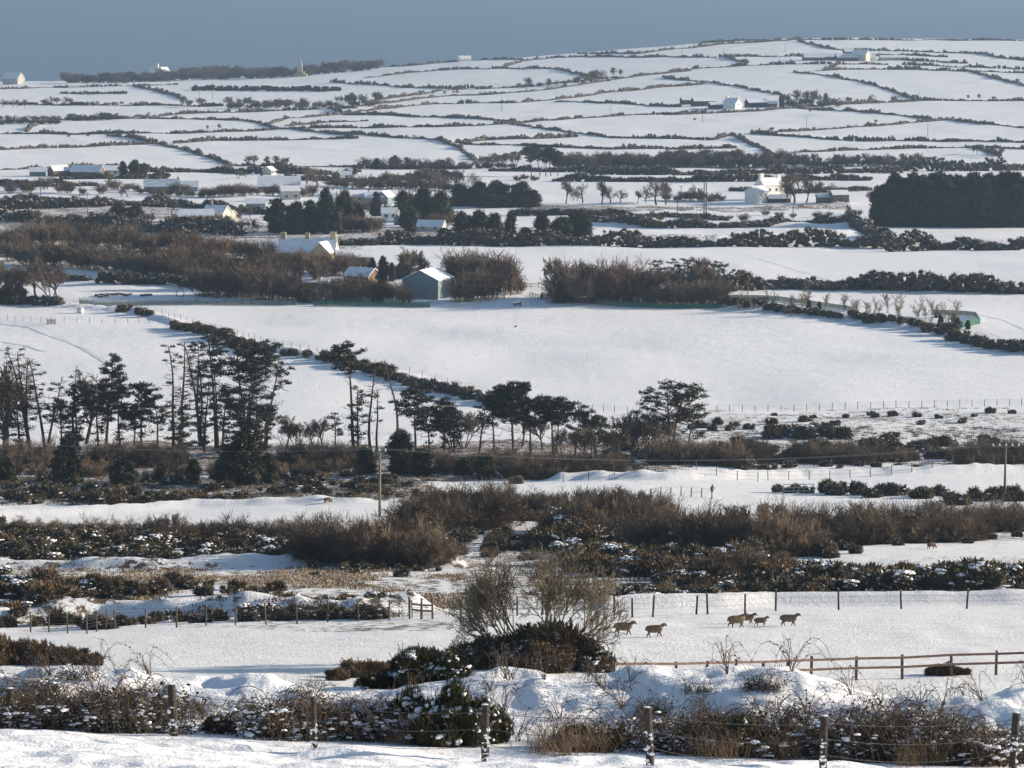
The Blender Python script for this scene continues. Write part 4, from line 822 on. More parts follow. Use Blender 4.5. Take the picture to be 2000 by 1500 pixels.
def house(name,lb,cat,px,row,w,d,h,rh,rz=0,wall='white_wall',roof='roof_snow',chim=(),wins=(),door=None,chmat=None,grp=None,lift=0,gwins=(),bigdoor=None):
    """w along the ridge; rz turns it; the front long wall faces the viewer at rz=0"""
    p=at(px,row)
    if 320<row<460 and px<900: w*=.84; d*=.84; h*=.8; rh*=.82; chim=[(c[0],c[1]*.8,c[2]*.8) for c in chim]; wins=[(q[0]*.84,q[1]*.8,q[2]*.8,q[3]*.8) for q in wins]
    r=thing(name,lb,cat,p+Vector((0,d/2*abs(math.cos(rz))+w/2*abs(math.sin(rz)),lift)),rz,grp,(px,row))
    ob('wall',gable(MB(),w,d,h,rh).mesh('wall',[wall]),r); rf=ob('roof',roofm(w,d,h,rh).mesh('roof',[roof]),r)
    for c in chim:
        mb=MB(); cs=c[1] if len(c)>1 else .8; ch=c[2] if len(c)>2 else 1.1; box(mb,(c[0]*w/2,0,h+rh+ch/2-.5),(cs,cs*.8,ch+1)); box(mb,(c[0]*w/2,0,h+rh+ch+.06),(cs+.2,cs*.8+.2,.14),0,0)
        tubes(mb,[(c[0]*w/2,0,h+rh+ch+.12)],[(c[0]*w/2,0,h+rh+ch+.5)],.14,.11,6,1); ob('chimney',mb.mesh('chimney',[chmat or wall,'rust']),rf)
    for x,z,ww,wh in wins:
        f=ob('window',box(MB(),(x,-d/2-.03,z),(ww+.16,.06,wh+.16)).mesh('window',['white_wall']),r); mb=MB(); 
        box(mb,(-ww/4+x,-d/2-.07,z),(ww/2-.05,.03,wh)); box(mb,(ww/4+x,-d/2-.07,z),(ww/2-.05,.03,wh)); ob('pane',mb.mesh('pane',['window_glass']),f)
    for s,y,z,ww,wh in gwins:
        f=ob('window',box(MB(),(s*(w/2+.03),y,z),(.06,ww+.16,wh+.16)).mesh('window',['white_wall']),r); ob('pane',box(MB(),(s*(w/2+.07),y,z),(.03,ww,wh)).mesh('pane',['window_glass']),f)
    if door: ob('door',box(MB(),(door,-d/2-.04,1.0),(1.0,.08,2.0)).mesh('door',['slate']),r)
    if bigdoor: ob('barn_door',box(MB(),(bigdoor[0]*(w/2+.04),0,bigdoor[2]/2),(.08,bigdoor[1],bigdoor[2])).mesh('barn_door',['dark_wall']),r)
    return r
# grey barn beside the plantation
house('barn','grey metal barn with snowy roof between brown thickets','barn',834,583,9.5,9.2,4.6,2.2,PI/2-.36,'barn_sheet',bigdoor=None)
# farmhouse with three yellow chimneys
house('farmhouse','snow-roofed farmhouse with three yellow chimneys','house',600,508,15,8,3.4,3.3,-.06,'cream_wall',lift=-1.0,chim=((-.88,1.3,1.4),(-.02,1.1,1.3),(.9,1.5,1.6)),chmat='yellow_stone',wins=((-4,1.8,1.1,1.3),(0,1.8,1.1,1.3),(4,1.8,1.1,1.3)))
house('farmhouse_wing','yellow stone gable wing of the three-chimneyed farmhouse','house',632,510,6.5,5.5,2.4,2.6,PI/2-.35,'yellow_stone')
house('lean_shed','small snow-roofed wing left of the farmhouse','house',545,500,9,5,2.2,2.2,.05,'cream_wall')
house('outbuilding','low snowy outbuilding right of the farmhouse','shed',688,520,9,6,2.2,1.6,.2,'barn_sheet'); house('outbuilding','brown shed with snowy roof in the thicket','shed',583,568,9,6,2.4,2.0,.1,'brown_wall')
house('outbuilding','snowy shed between the thicket and the small conifers','shed',706,556,7,6,2.3,1.8,-.5,'brown_wall'); house('outbuilding','small slate gable behind the grey barn','shed',795,545,5,4,2.6,2,PI/2-.5,'slate')
# white house on the right
house('white_cottage','small white cottage left of the taller white house','house',1480,397,6.5,6,4.2,1.8,PI/2-.75,'white_wall',gwins=(),wins=((-1.6,3,.7,.9),(1.4,3,.7,.9)))
house('white_house','tall white house with wide chimney behind the small cottage','house',1505,392,9,6,5.4,2.6,.55,'white_wall',chim=((-.85,1.6,1.5),(.85,1.2,1.0)),wins=((-2,3.8,.8,1),(1,3.8,.8,1)))
house('low_shed','low snow-covered lean-to right of the white cottage','shed',1522,396,8,4,1.6,1.2,.1,'dark_wall')
house('stone_barn','brown stone barn left of the conifer plantation','barn',1640,399,6,5,3,1.4,.25,'stone_wall'); house('stone_shed','roofless-looking brown stone shed by the plantation','shed',1610,398,5,4,2.2,1.2,.1,'stone_wall')
# white hill farm
house('farm_barn','dark barn at the left of the white hill farm','barn',1375,208,14,8,3.2,2.2,.25,'dark_wall'); house('farm_barn','low dark barn behind the left hill barn','barn',1345,205,9,7,2.8,1.6,.2,'dark_wall')
house('farm_barn','snow-roofed brown byre beside the white hill farmhouse','barn',1402,212,10,7,2.4,1.6,.2,'dark_wall')
house('farmhouse','white hill farmhouse with steep roof and two chimneys','house',1432,213,9.5,6.5,3.4,2.9,-.75,'white_wall',chim=((-.88,1.0,1.0),(.88,1.0,1.0)),gwins=((1,0,2.6,.7,.8),))
house('farm_barn','dark barn right of the white hill farmhouse','barn',1478,209,12,8,2.8,2.2,.3,'dark_wall'); house('farm_barn','low brown shed below the silo','shed',1505,208,8,6,2.0,1.4,.1,'brown_wall')
p=at(1527,208); r=thing('silo','tall dark silo with domed top','silo',p,0,None,(1527,208)); mb=MB(); tubes(mb,[(0,0,-.5)],[(0,0,6.6)],1.7,1.7,20); ob('tank',mb.mesh('tank',['dark_wall'],True),r)
mb=MB(); V,Fc=ICO[2]; mb.add(V*[1.72,1.72,1.1]+[0,0,6.6],Fc); ob('dome',mb.mesh('dome',['slate'],True),r); mb=MB(); [tubes(mb,[(1.75*math.cos(a),1.75*math.sin(a),z)],[(1.75*math.cos(a+.4),1.75*math.sin(a+.4),z)],.07,.07,4) for z in (1,2.5,4,5.5) for a in np.arange(0,6.28,.4)]; ob('hoops',mb.mesh('hoops',['rust']),r)
# hilltop farm
for x,rw,w_,d_,h_,rh,rz,wm,lb in ((1590,119,16,10,2.4,3,.1,'brown_wall','leftmost barn of the hilltop farm'),(1622,118,14,9,2.4,2.8,.1,'brown_wall','middle barn of the hilltop farm'),(1654,119,16,10,2.6,3,.15,'brown_wall','long snow-roofed barn of the hilltop farm'),
   (1657,114,7,6,5,3,.2,'slate','grey house behind the hilltop barns'),(1683,119,12,9,5,3.4,-.5,'cream_wall','pale gabled farmhouse on the hilltop'),(1699,118,9,7,2.5,2,.1,'white_wall','low white shed right of the hilltop farmhouse'),(1745,118,20,9,2.2,1.6,.1,'cream_wall','pale low building at the right of the hilltop farm')):
    house('farm_building',lb,'farm building',x,rw,w_,d_,h_,rh,rz,wm,grp='buildings of the hilltop farm')
# seaside buildings
house('coastal_house','pale gabled house at the far left shore','house',24,165,16,10,5,5,-.5,'cream_wall'); house('coastal_house','tall white house among the coastal trees','house',302,152,8,8,8,4,-.6,'white_wall',chim=((.8,1.5,2),)); house('coastal_house','cream house right of the tall coastal house','house',319,153,8,8,7,4,.8,'cream_wall')
house('coastal_house','small pale house on the hill shoulder','house',907,113,11,7,3,2.6,.3,'white_wall'); house('coastal_house','low grey house between coastal trees','house',522,148,14,8,3,2.4,.2,'barn_sheet'); house('coastal_house','little white shed near the left shore','house',142,171,9,6,2,1.6,.2,'white_wall')
p=at(586,150); r=thing('monument','pale tapering monument on a stepped base near the coast','monument',p,0,None,(586,150)); mb=MB(); box(mb,(0,0,1),(12,10,2)); box(mb,(0,0,3),(7,7,2)); ob('base',mb.mesh('base',['yellow_stone']),r)
mb=MB(); box(mb,(0,0,7),(4,4,6)); V=[(-1.8,-1.8,10),(1.8,-1.8,10),(1.8,1.8,10),(-1.8,1.8,10),(0,0,17)]; mb.add(V,[[0,1,4],[1,2,4],[2,3,4],[3,0,4]]); ob('spire',mb.mesh('spire',['cream_wall']),r)
# left village
for a in (('barn','snow-roofed brown gabled barn at the far left',112,345,9,7,3,2.6,.6,'brown_wall',()),('barn','long snow-roofed building near the left barns',168,345,15,8,2.6,3,-.15,'brown_wall',()),
  ('cottage','low snowy roof left of the brown gabled barn',72,344,8,6,2.2,2,.1,'barn_sheet',()),('cottage','snowy cottage beside the dark ivy trees',215,342,9,7,2.6,2.2,.1,'cream_wall',()),
  ('cottage','long snow-roofed cottage with cream chimneys',315,376,16,7,2.6,3,.05,'barn_sheet',((-.9,.9,.8),(-.1,.8,.8),(.9,.9,.8))),('cottage','snow-roofed extension right of the long cottage',366,374,9,6,2.4,2.4,.05,'barn_sheet',()),
  
  ('cottage','tiny snow gable behind the large barn',525,343,5,5,2.4,1.8,PI/2-.4,'cream_wall',()),('bungalow','snow-roofed bungalow with big dormer windows',382,436,13,8,2.2,2.6,.1,'cream_wall',()),
  ('bungalow','bungalow with a brown chimney and snowy roof',422,434,9,7,3.2,3.0,-.45,'cream_wall',((-.6,1.2,1.8),)),('bungalow','cream gabled end of the chimneyed bungalow',440,432,7,6,2.2,2,-.6,'cream_wall',()),
  ('cottage','snow-roofed shed left of the tall conifers',498,406,8,5,2.2,1.8,.1,'barn_sheet',()),('cottage','snowy gable peeping over the tall conifers',565,392,8,7,4,2,.2,'cream_wall',()),
  ('cottage','snowy roof right of the tall conifers',685,398,12,7,3.0,2.2,.25,'cream_wall',()),('cottage','slate gabled cottage behind the narrow conifer',752,398,6,6,3.2,2.4,PI/2-.5,'barn_sheet',()),('cottage','snowy cottage left of the dark pines',730,398,8,6,3,2,.1,'barn_sheet',()),
  ('cottage','cottage with snow roof and white chimney',790,440,6.5,5.5,2.6,2.2,.6,'barn_sheet',((-.9,.9,1.0),)),('cottage','low broad snowy roof beside the flecked evergreens',842,452,9.5,7,1.8,2.2,-.2,'cream_wall',()),('cottage','small white-walled house in the village',760,428,6,5,2.6,2,.1,'white_wall',()),('cottage','white-fronted cottage left of the bare garden trees',668,350,9,5,2.4,1.6,.05,'white_wall',())):
    nm,lb,x,rw,w_,d_,h_,rh,rz,wm,ch=a
    wins=((-w_/4,1.5,1.6,1.1),(w_/4,1.5,1.6,1.1)) if wm in('cream_wall','white_wall') else ()
    house(nm,lb,'house' if nm!='barn' else 'barn',x,rw,w_,d_,h_,rh,rz,wm,chim=ch,chmat='stone_wall' if nm=='bungalow' else 'cream_wall',wins=wins)
house('large_barn','large barn under an unbroken snowy roof','barn',543,374,19,14,2.4,4.2,.04,'stone_wall')
# ------------------------------------------------------------------ poles and cables
def pole(px,b,t,lb,r=.16,arm=1.6,ins=3,matp='pale_bark',rz=0,grp='power poles'):
    p=at(px,b); H=(b-t)*p.y/F; o=thing('power_pole',lb,'pole',p,rz,grp,(px,b)); mb=MB(); tubes(mb,[(0,0,-.4)],[(0,0,H)],r,r*.7,8); ob('shaft',mb.mesh('shaft',[matp],True),o)
    if arm:
        ob('crossarm',box(MB(),(0,-r,H-.15),(arm,.12,.14)).mesh('crossarm',[matp]),o)
        for i in range(ins):
            x=(-.5+i/(ins-1))*arm*.92; mb=MB(); tubes(mb,[(x,-r,H-.08),(x,-r,H+.05)],[(x,-r,H+.05),(x,-r,H+.22)],[.08,.12],[.12,.06],6); ob('insulator',mb.mesh('insulator',['porcelain']),o)
    return p+Vector((0,-r,H+.2))
q1=pole(742,1012,878,'power pole rising from the central brown scrub',.17,1.4,3); q2=pole(1962,978,868,'power pole with long crossarm at the right edge',.16,3.2,5)
pole(1375,421,355,'left of the two close dark poles',.22,0,0,'old_post'); pole(1379,422,356,'right of the two close dark poles',.22,0,0,'old_post')
for x,b,t,lb in ((231,510,436,'pole against the brown thicket on the left'),(171,420,376,'pole on the left lane'),(80,412,365,'leftmost pole by the lane'),(156,395,352,'pole beside the left field'),(297,432,398,'pole left of the bungalow'),(237,385,365,'pole in the left village'),
  (439,340,322,'pole beyond the large barn'),(389,194,172,'left far pole on the coastal fields'),(415,194,174,'right far pole on the coastal fields'),(980,218,186,'pole in the middle hill field'),(1193,224,205,'pole on the hill hedge'),(1372,240,222,'pole below the hill farm barns'),(1575,252,227,'pole below the silo'),(1812,268,241,'pole in the right hill field'),
  (1795,193,177,'short pole under the long hedge'),(1621,206,185,'pole right of the farm trees'),(1533,104,85,'pole on the skyline field'),(1413,108,95,'pole on the upper left ridge field'),(1332,104,84,'pole near the skyline end'),(1153,105,88,'pole on the sea skyline'),(1323,440,392,'pole by the roadside left of the cottage'),(1549,428,396,'pole in front of the white cottage'),(1330,392,365,'pole in the road field'),(1750,104,90,'pole above the hilltop farm')):
    pole(x,b,t,lb,.13,0 if t<300 else 1.4,2,'old_post')
def cable(a,b,lb,sag=1.2,r=.011,n=24):
    a=Vector(a);b=Vector(b); mb=MB(); P_=[tuple((b-a)*i/n-Vector((0,0,4*sag*(i/n)*(1-i/n)))) for i in range(n+1)]; polytube(mb,P_,r,3); o=ob('power_cable',mb.mesh('cable',['cable']),None,a); x,y=topx(*((a+b)/2)); tag(o,lb,'cable','cables between the power poles',(x,y))
xl,yl=hit(-160,1010); ql=Vector((xl,yl,gz(xl,yl)+9.6))
for d,n_ in((-.6,'upper'),(.6,'lower')): cable(ql+Vector((d,0,0)),q1+Vector((d,0,0)),n_+' cable running left from the central pole',1.0); cable(q1+Vector((d,0,0)),q2+Vector((d*2,0,0)),n_+' cable between the central and right poles',1.6)
# ------------------------------------------------------------------ fences
def fence(P_,lb,sp=3.,ph=1.15,pr=.05,wires=3,rails=0,net=None,matp='post_wood',name='wire_fence',cat='fence',wm='wire',jit=.04,wr=.006,railm='rail_wood',top=1.1,maxp=100,netm='netting',sq=0):
    W=[np.array(hit(P_[i],P_[i+1])) for i in range(0,len(P_),2)]; pts=[]
    for a,b in zip(W[:-1],W[1:]):
        L=np.linalg.norm(b-a); n=max(1,round(L/sp)); pts+=[a+(b-a)*i/n for i in range(n)]
    pts.append(W[-1]); pts=pts[:maxp]; rng=random.Random(int(P_[0]+P_[1])); o0=np.array([*pts[0],gz(*pts[0])]); 
    r=thing(name,lb,cat,tuple(o0),0,None,(P_[len(P_)//4*2],P_[len(P_)//4*2+1]))
    mb=MB(); 
    if sq: box(mb,(0,0,ph/2-.2),(pr*2,pr*1.4,ph+.4))
    else: tubes(mb,[(0,0,-.4)],[(0,0,ph)],pr,pr*.9,7); tubes(mb,[(0,0,ph)],[(0,0,ph+.01)],pr*.9,.002,7)
    me=mb.mesh('post',[matp]); Z=[gz(*q)-o0[2] for q in pts]
    for q,z in zip(pts,Z): ob('post',me,r,(q[0]-o0[0],q[1]-o0[1],z),(rng.uniform(-jit,jit),rng.uniform(-jit,jit)*1.6,rng.random()*(6 if not sq else .1)),(1,1,rng.uniform(.92,1.1)))
    B=np.array([[q[0]-o0[0],q[1]-o0[1]-pr*1.1,z] for q,z in zip(pts,Z)])
    for k in range(wires):
        mb=MB(); polytube(mb,B+[0,0,ph*(.95-k*.8/max(1,wires))],wr,3); ob('wire',mb.mesh('wire',[wm]),r)
    for k in range(rails):
        mb=MB(); h=top-k*(top-.15)/max(1,rails-.0)*1.0; 
        for a,b in zip(B[:-1],B[1:]):
            L=np.linalg.norm(b-a); d=(b-a)/L; c=(a+b)/2+[0,0,h]; n=np.array([-d[1],d[0],0])*.02; up=np.array([0,0,.055])
            V=[a+s*n+t*up+[0,0,h]-[0,0,0] for s in(-1,1) for t in(-1,1)]+[b+s*n+t*up+[0,0,h] for s in(-1,1) for t in(-1,1)]
            mb.add(V,[[0,1,3,2],[4,6,7,5],[0,4,5,1],[2,3,7,6],[1,5,7,3],[0,2,6,4]])
        ob('rail',mb.mesh('rail',[railm]),r)
    if net:
        n=len(B); off=np.array([0,-.03,0]); lo=B+off+[0,0,.02]; hi=B+off+[0,0,net]; lo2=lo-[0,.012,0]; hi2=hi-[0,.012,0]
        f=[]
        for i in range(n-1):
            f+= [[i,i+1,n+i+1,n+i],[2*n+i+1,2*n+i,3*n+i,3*n+i+1],[n+i,n+i+1,3*n+i+1,3*n+i]]
        ob('netting',MB().add(np.concatenate([lo,hi,lo2,hi2]),f).mesh('netting',[netm]),r)
    return r
fence((155,597,300,597,440,596,578,596),'green netting fence in front of the snowy paddock',2.0,1.3,.05,0,1,net=1.0,top=1.2,name='netting_fence',railm='netting',netm='netting_dull')
fence((612,597,660,598,750,599,840,601),'green netting fence below the brown thicket and barn',2.0,1.3,.05,0,1,net=1.1,top=1.2,name='netting_fence',railm='netting')
fence((1060,582,1130,592,1205,600),'dull green fence leading right from the gateway',2.,1.2,.05,0,1,net=1.0,top=1.1,name='netting_fence',netm='netting_dull',railm='netting_dull'); fence((1205,600,1310,601,1410,601),'bright green netting fence under the tall red-brown thicket',2.,1.3,.05,0,1,net=1.1,top=1.2,name='netting_fence')
fence((1420,586,1520,590,1600,598,1665,610),'green netting fence behind the hedge bank',2.5,1.2,.05,0,0,net=1.1,name='netting_fence'); fence((1843,641,1880,640,1914,634),'green netting front of the sapling plot',2.,1.3,.05,0,0,net=1.4,name='netting_fence'); fence((1914,634,1905,620,1860,617,1820,616),'green netting back of the sapling plot',2.,1.2,.05,0,0,net=1.1,name='netting_fence')
fence((230,500,300,520,345,534,390,545),'dark green fence along the edge of the thicket',2.5,1.2,.05,0,0,net=1.1,name='netting_fence',netm='netting_dull'); fence((400,568,470,575,570,583),'dark railed fence left of the farm',2.5,1.2,.06,0,2,top=1.1,name='rail_fence')
fence((880,590,940,592,985,588,985,575),'snowy log rail fence left of the gateway',2.2,1.1,.08,0,3,top=1.0,name='rail_fence',railm='yellow_log',matp='yellow_log'); fence((1022,562,1052,562),'yellow gate beyond the snowy track','2' and 2.,1.3,.07,0,3,top=1.2,name='field_gate',cat='gate',railm='yellow_log')
fence((1035,583,1055,589,1060,582),'dark railing right of the snowy track',1.6,1.3,.07,0,3,top=1.2,name='rail_fence'); fence((1060,589,1130,590),'pale hurdle fence left of the red-brown thicket',2.2,1.2,.06,0,2,top=1.1,name='rail_fence')
fence((0,622,60,630,100,634,150,633,250,633,330,630),'thin wire fence across the left field',2.6,1.2,.05,2,name='wire_fence',wr=.01)
fence((250,603,330,620,400,640,520,680,620,700,690,712),'wire fence along the diagonal bank',3.4,1.3,.05,2,wr=.01); fence((690,712,800,738,900,765,1010,790),'wire fence beyond the gorse of the diagonal bank',5,1.2,.05,2,wr=.01)
fence((1010,795,1200,808,1300,808,1500,806,1700,800,1850,795,2020,792),'wire fence along the lower edge of the great field',2.4,1.25,.06,3,wr=.01)
fence((1100,940,1200,938,1320,935,1480,938),'post and wire fence on the snow bank, left run',3.2,1.25,.06,2,wr=.012); fence((1500,935,1700,930,1900,924,2020,922),'post and wire fence on the snow bank, right run',3.2,1.25,.06,2,wr=.012)
fence((1270,975,1330,972,1390,976),'short post fence before the lone grey sheep',1.8,1.2,.07,1,wr=.012); fence((770,985,850,975),'short fence behind the willow mass',2.0,1.2,.06,2,wr=.01)
fence((-10,1236,60,1236,170,1240,225,1230,345,1228,460,1222,580,1219,700,1212,760,1210,800,1206),'mesh wire fence along the left gorse bank',2.1,1.25,.055,5,wr=.008)
fence((800,1205,845,1206,900,1203,960,1200,1060,1196,1200,1192),'wooden post fence behind the thorn tree',1.6,1.3,.07,2,wr=.008,rails=0)
fence((805,1204,845,1205),'small wooden field gate left of the thorn tree',1.3,1.0,.04,0,2,top=.85,name='field_gate',cat='gate')
fence((1200,1200,1235,1203,1275,1203,1360,1200,1382,1200,1455,1199,1515,1195,1638,1193,1760,1192,1888,1191,2020,1190),'dark post fence behind the walking sheep',3.3,1.25,.065,3,matp='old_post',wr=.006)
fence((1400,1170,1480,1172,1600,1168,1700,1166,1800,1166,1900,1165,2020,1165),'wire fence in front of the dark gorse bank',1.9,1.35,.055,5,wr=.007)
fence((1200,1343,1380,1340,1490,1337,1584,1334,1672,1331,1762,1328,1858,1325,1945,1322,2040,1319),'brown two-railed wooden fence crossing the sheep field',2.1,1.12,.06,0,2,top=1.05,name='rail_fence',railm='rail_wood',matp='rail_wood',sq=1,jit=.02)
# small gate or hurdle in the left field
p=at(100,636); r=thing('hurdle','small slatted hurdle gate standing in the left field fence','gate',p,0,None,(100,636)); 
for x in(-.9,.9): ob('post',box(MB(),(x,0,.6),(.12,.12,1.5)).mesh('post',['rail_wood']),r)
for z in(.2,.42,.64,.86,1.08): ob('slat',box(MB(),(0,-.09,z),(1.9,.05,.12)).mesh('slat',['rail_wood']),r)
# feeder ring
p=at(352,580); r=thing('feeder_ring','round metal feeder ring standing on edge in the paddock','feeder',p,.3,None,(352,580)); 
for k,(rr,y) in enumerate(((.95,-.28),(.95,.28))):
    mb=MB(); A=np.linspace(0,2*PI,25); polytube(mb,[(rr*math.cos(a),y,.9+rr*math.sin(a)) for a in A],.05,5); ob('hoop',mb.mesh('hoop',['dark_wall']),r)
mb=MB(); [tubes(mb,[(.95*math.cos(a),-.28,.9+.95*math.sin(a))],[(.95*math.cos(a),.28,.9+.95*math.sin(a))],.035,.035,4) for a in A[:-1:2]]; ob('bars',mb.mesh('bars',['dark_wall']),r)
# round bale
p=at(157,608); r=thing('round_bale','round wrapped bale lying on the snow','bale',p,.9,None,(157,608)); mb=MB(); tubes(mb,[(0,-.6,.6)],[(0,.6,.6)],.62,.62,20); V,Fc=ICO[2]
mb.add(V*[.61,.10,.61]+[0,-.6,.6],Fc); mb.add(V*[.61,.10,.61]+[0,.6,.6],Fc); ob('wrap',mb.mesh('wrap',['bale_wrap'],True),r); mb=MB(); blobs(mb,[(0,0,1.2),(0,.4,1.18),(0,-.4,1.18)],np.array([[.38,.4,.10]]*3),np.random.default_rng(2),2,0,.08); ob('snow_cap',mb.mesh('snow_cap',['snow']),r)
# logs in the paddock
rl=random.Random(4)
for i,(x,y) in enumerate(((190,578),(200,577),(208,579),(215,576),(225,577),(232,575),(240,576),(247,578),(282,578),(290,577),(196,580),(250,576))):
    p=at(x,y); mb=MB(); L=rl.uniform(1.0,2.4); tubes(mb,[(-L/2,0,.25),(-L/2,0,.25),(L/2,0,.28)],[(L/2,0,.28),(-L/2-.02,0,.25),(L/2+.02,0,.28)],[.26,.26,.2],[.2,.02,.02],8); 
    o=ob('felled_log',mb.mesh('log',['rust']),None,p,(0,0,rl.uniform(-.8,.8))); tag(o,'red-brown felled log on the snowy paddock','log','felled logs in the paddock',(x,y)); s=MB(); blobs(s,[(0,0,.47)],np.array([[L*.4,.17,.07]]),np.random.default_rng(i),2,0,.1); ob('snow_cap',s.mesh('snow_cap',['snow']),o)
# quad-bike sized heap by the gateway
p=at(1010,600); r=thing('snowy_implement','snow-covered farm implement on the snow by the gateway','implement',p,.2,None,(1010,600)); mb=MB(); box(mb,(0,0,.5),(1.7,.7,.3)); box(mb,(.7,0,.8),(.3,.5,.5)); tubes(mb,[(-.6,-.5,.3),(.6,-.5,.3)],[(-.6,.5,.3),(.6,.5,.3)],.3,.3,12); ob('frame',mb.mesh('frame',['rust']),r); mb=MB(); blobs(mb,[(-.3,0,.8),(.5,0,1.0)],np.array([[.7,.45,.25],[.4,.35,.2]]),np.random.default_rng(7),2,0,.12); ob('snow_cap',mb.mesh('snow_cap',['snow']),r)
# flat cattle shelter roof among the right gorse
p=at(1560,968); r=thing('sheep_hurdle','low slatted metal pen among gorse on the right field edge','pen',p,.05,None,(1560,968)); 
for z in(.4,.8,1.2): ob('rail',box(MB(),(0,0,z),(3.6,.05,.08)).mesh('rail',['metal']),r)
for x in(-1.8,-.6,.6,1.8): ob('post',box(MB(),(x,.06,.6),(.08,.06,1.4)).mesh('post',['metal']),r)
# ------------------------------------------------------------------ sheep
def sheep_mesh(pose,fl='fleece'):
    S_=[]
    def ch(pts,n=7):
        for (a,ra),(b,rb) in zip(pts[:-1],pts[1:]):
            for i in range(n+1):
                f=i/n; S_.append(([a[k]+(b[k]-a[k])*f for k in range(3)],ra+(rb-ra)*f))
    ch([((-.46,0,.62),.20),((-.25,0,.60),.27),((.05,0,.59),.28),((.32,0,.62),.24)])
    for s in(-1,1): ch([((-.42,s*.08,.56),.16),((-.2,s*.09,.55),.2)]); 
    ch([((-.60,0,.66),.06),((-.66,0,.50),.035)],3)
    g=pose=='graze'; a,b,c=(((.45,0,.60),.16),((.66,0,.30),.10),((.74,0,.10),.05)) if g else (((.40,0,.72),.15),((.60,0,.90),.095),((.80,0,.80),.05))
    ch([a,b]); ch([b,((b[0][0]+.06,0,b[0][2]+(0 if not g else -.05)),.10),c])
    for s in(-1,1): ch([((b[0][0]-.01,s*.07,b[0][2]+.04),.035),((b[0][0]-.05,s*.18,b[0][2]+.03),.02)],4)
    st=dict(walk=(.16,-.14,-.12,.16),walk2=(-.10,.14,.15,-.15),graze=(.04,-.04,-.05,.05),stand=(.02,0,-.02,.02))[pose]
    for i,s in enumerate((-1,1)):
        k=st[i]; ch([((-.42,s*.12,.5),.13),((-.36+k*.3,s*.12,.36),.075),((-.47+k*.7,s*.12,.22),.045),((-.44+k,s*.12,.03),.035),((-.41+k,s*.12,.02),.035)])
        k=st[2+i]; ch([((.30,s*.11,.48),.11),((.31+k*.4,s*.11,.26),.05),((.31+k,s*.11,.03),.035),((.34+k,s*.11,.02),.035)])
    mb=MB(); V,Fc=ICO[2]; 
    for p,r in S_: mb.add(V*r+np.array(p),Fc)
    me=mb.mesh('sheep_raw',[fl]); o=ob('tmp',me); m=o.modifiers.new('r','REMESH'); m.mode='VOXEL'; m.voxel_size=.022; m2=o.modifiers.new('s','SMOOTH'); m2.iterations=3
    dg=bpy.context.evaluated_depsgraph_get(); me2=bpy.data.meshes.new_from_object(o.evaluated_get(dg)); bpy.data.objects.remove(o); me2.materials.clear()
    for k in(fl,'sheep_face'): me2.materials.append(MT[k])
    n=len(me2.polygons); c=np.zeros(n*3); me2.polygons.foreach_get('center',c); c=c.reshape(-1,3); hd=c[:,0]>(.56 if pose!='graze' else .58); lg=c[:,2]<.33
    mi=(hd|lg).astype(np.int32) if pose!='graze' else ((hd)|lg).astype(np.int32); me2.polygons.foreach_set('material_index',mi); me2.polygons.foreach_set('use_smooth',np.ones(n,bool)); return me2
SH={k:sheep_mesh(k) for k in('walk','walk2','graze','stand')}; SHB=sheep_mesh('graze','brown_fleece'); SHC=sheep_mesh('stand','brown_fleece')
for x,y,me,rz,sc,lb in ((1218,1243,SH['walk'],.0,1.12,'sheep with raised head nearest the thorn tree'),(1279,1247,SH['walk2'],0,1.06,'second sheep from the left, walking right alone'),(1439,1226,SH['walk'],.0,1.12,'large sheep leading its close companion on its left side'),(1459,1220,SH['walk2'],.1,.95,'sheep half hidden behind the large one, head showing'),
  (1486,1223,SH['walk'],.0,.80,'smallest walking sheep, between the larger ones'),(1541,1224,SH['walk2'],0,1.06,'rightmost walking sheep with turned reddish face'),(1819,1076,SHB,0.3,1.15,'dark brown sheep grazing alone on the upper right field'),(1391,963,SHC,1.2,1.4,'dark sheep facing away on the snow strip'),
  (804,982,SHC,-1.2,1.2,'reddish sheep left of the willow mass'),(1007,641,SHC,.2,.9,'tiny dark sheep alone on the great snowfield'),(640,988,SHB,.4,1.3,'brown sheep grazing behind the power pole'),(663,986,SHB,2.8,1.2,'brown sheep turned left near the power pole'),
  (1357,234,SHC,0,1.8,'far dark cow in the field below the hill farm'),(1582,218,SHC,0,1.8,'far dark cow by the silo field'),(134,269,SHC,0,1.8,'left far dark cow in the left hill field'),(172,266,SHC,0,1.8,'right far dark cow in the left hill field')):
    p=at(x,y); sc*=(.74 if y>1150 else .62 if y>900 else .8 if y<400 else .55); o=ob('cow' if 'cow' in lb else 'sheep',me,None,p-Vector((0,0,.04)),(0,0,rz+.28*math.sin(x*1.7)),(sc,)*3); tag(o,lb,'cow' if 'cow' in lb else 'sheep',None,(x,y))
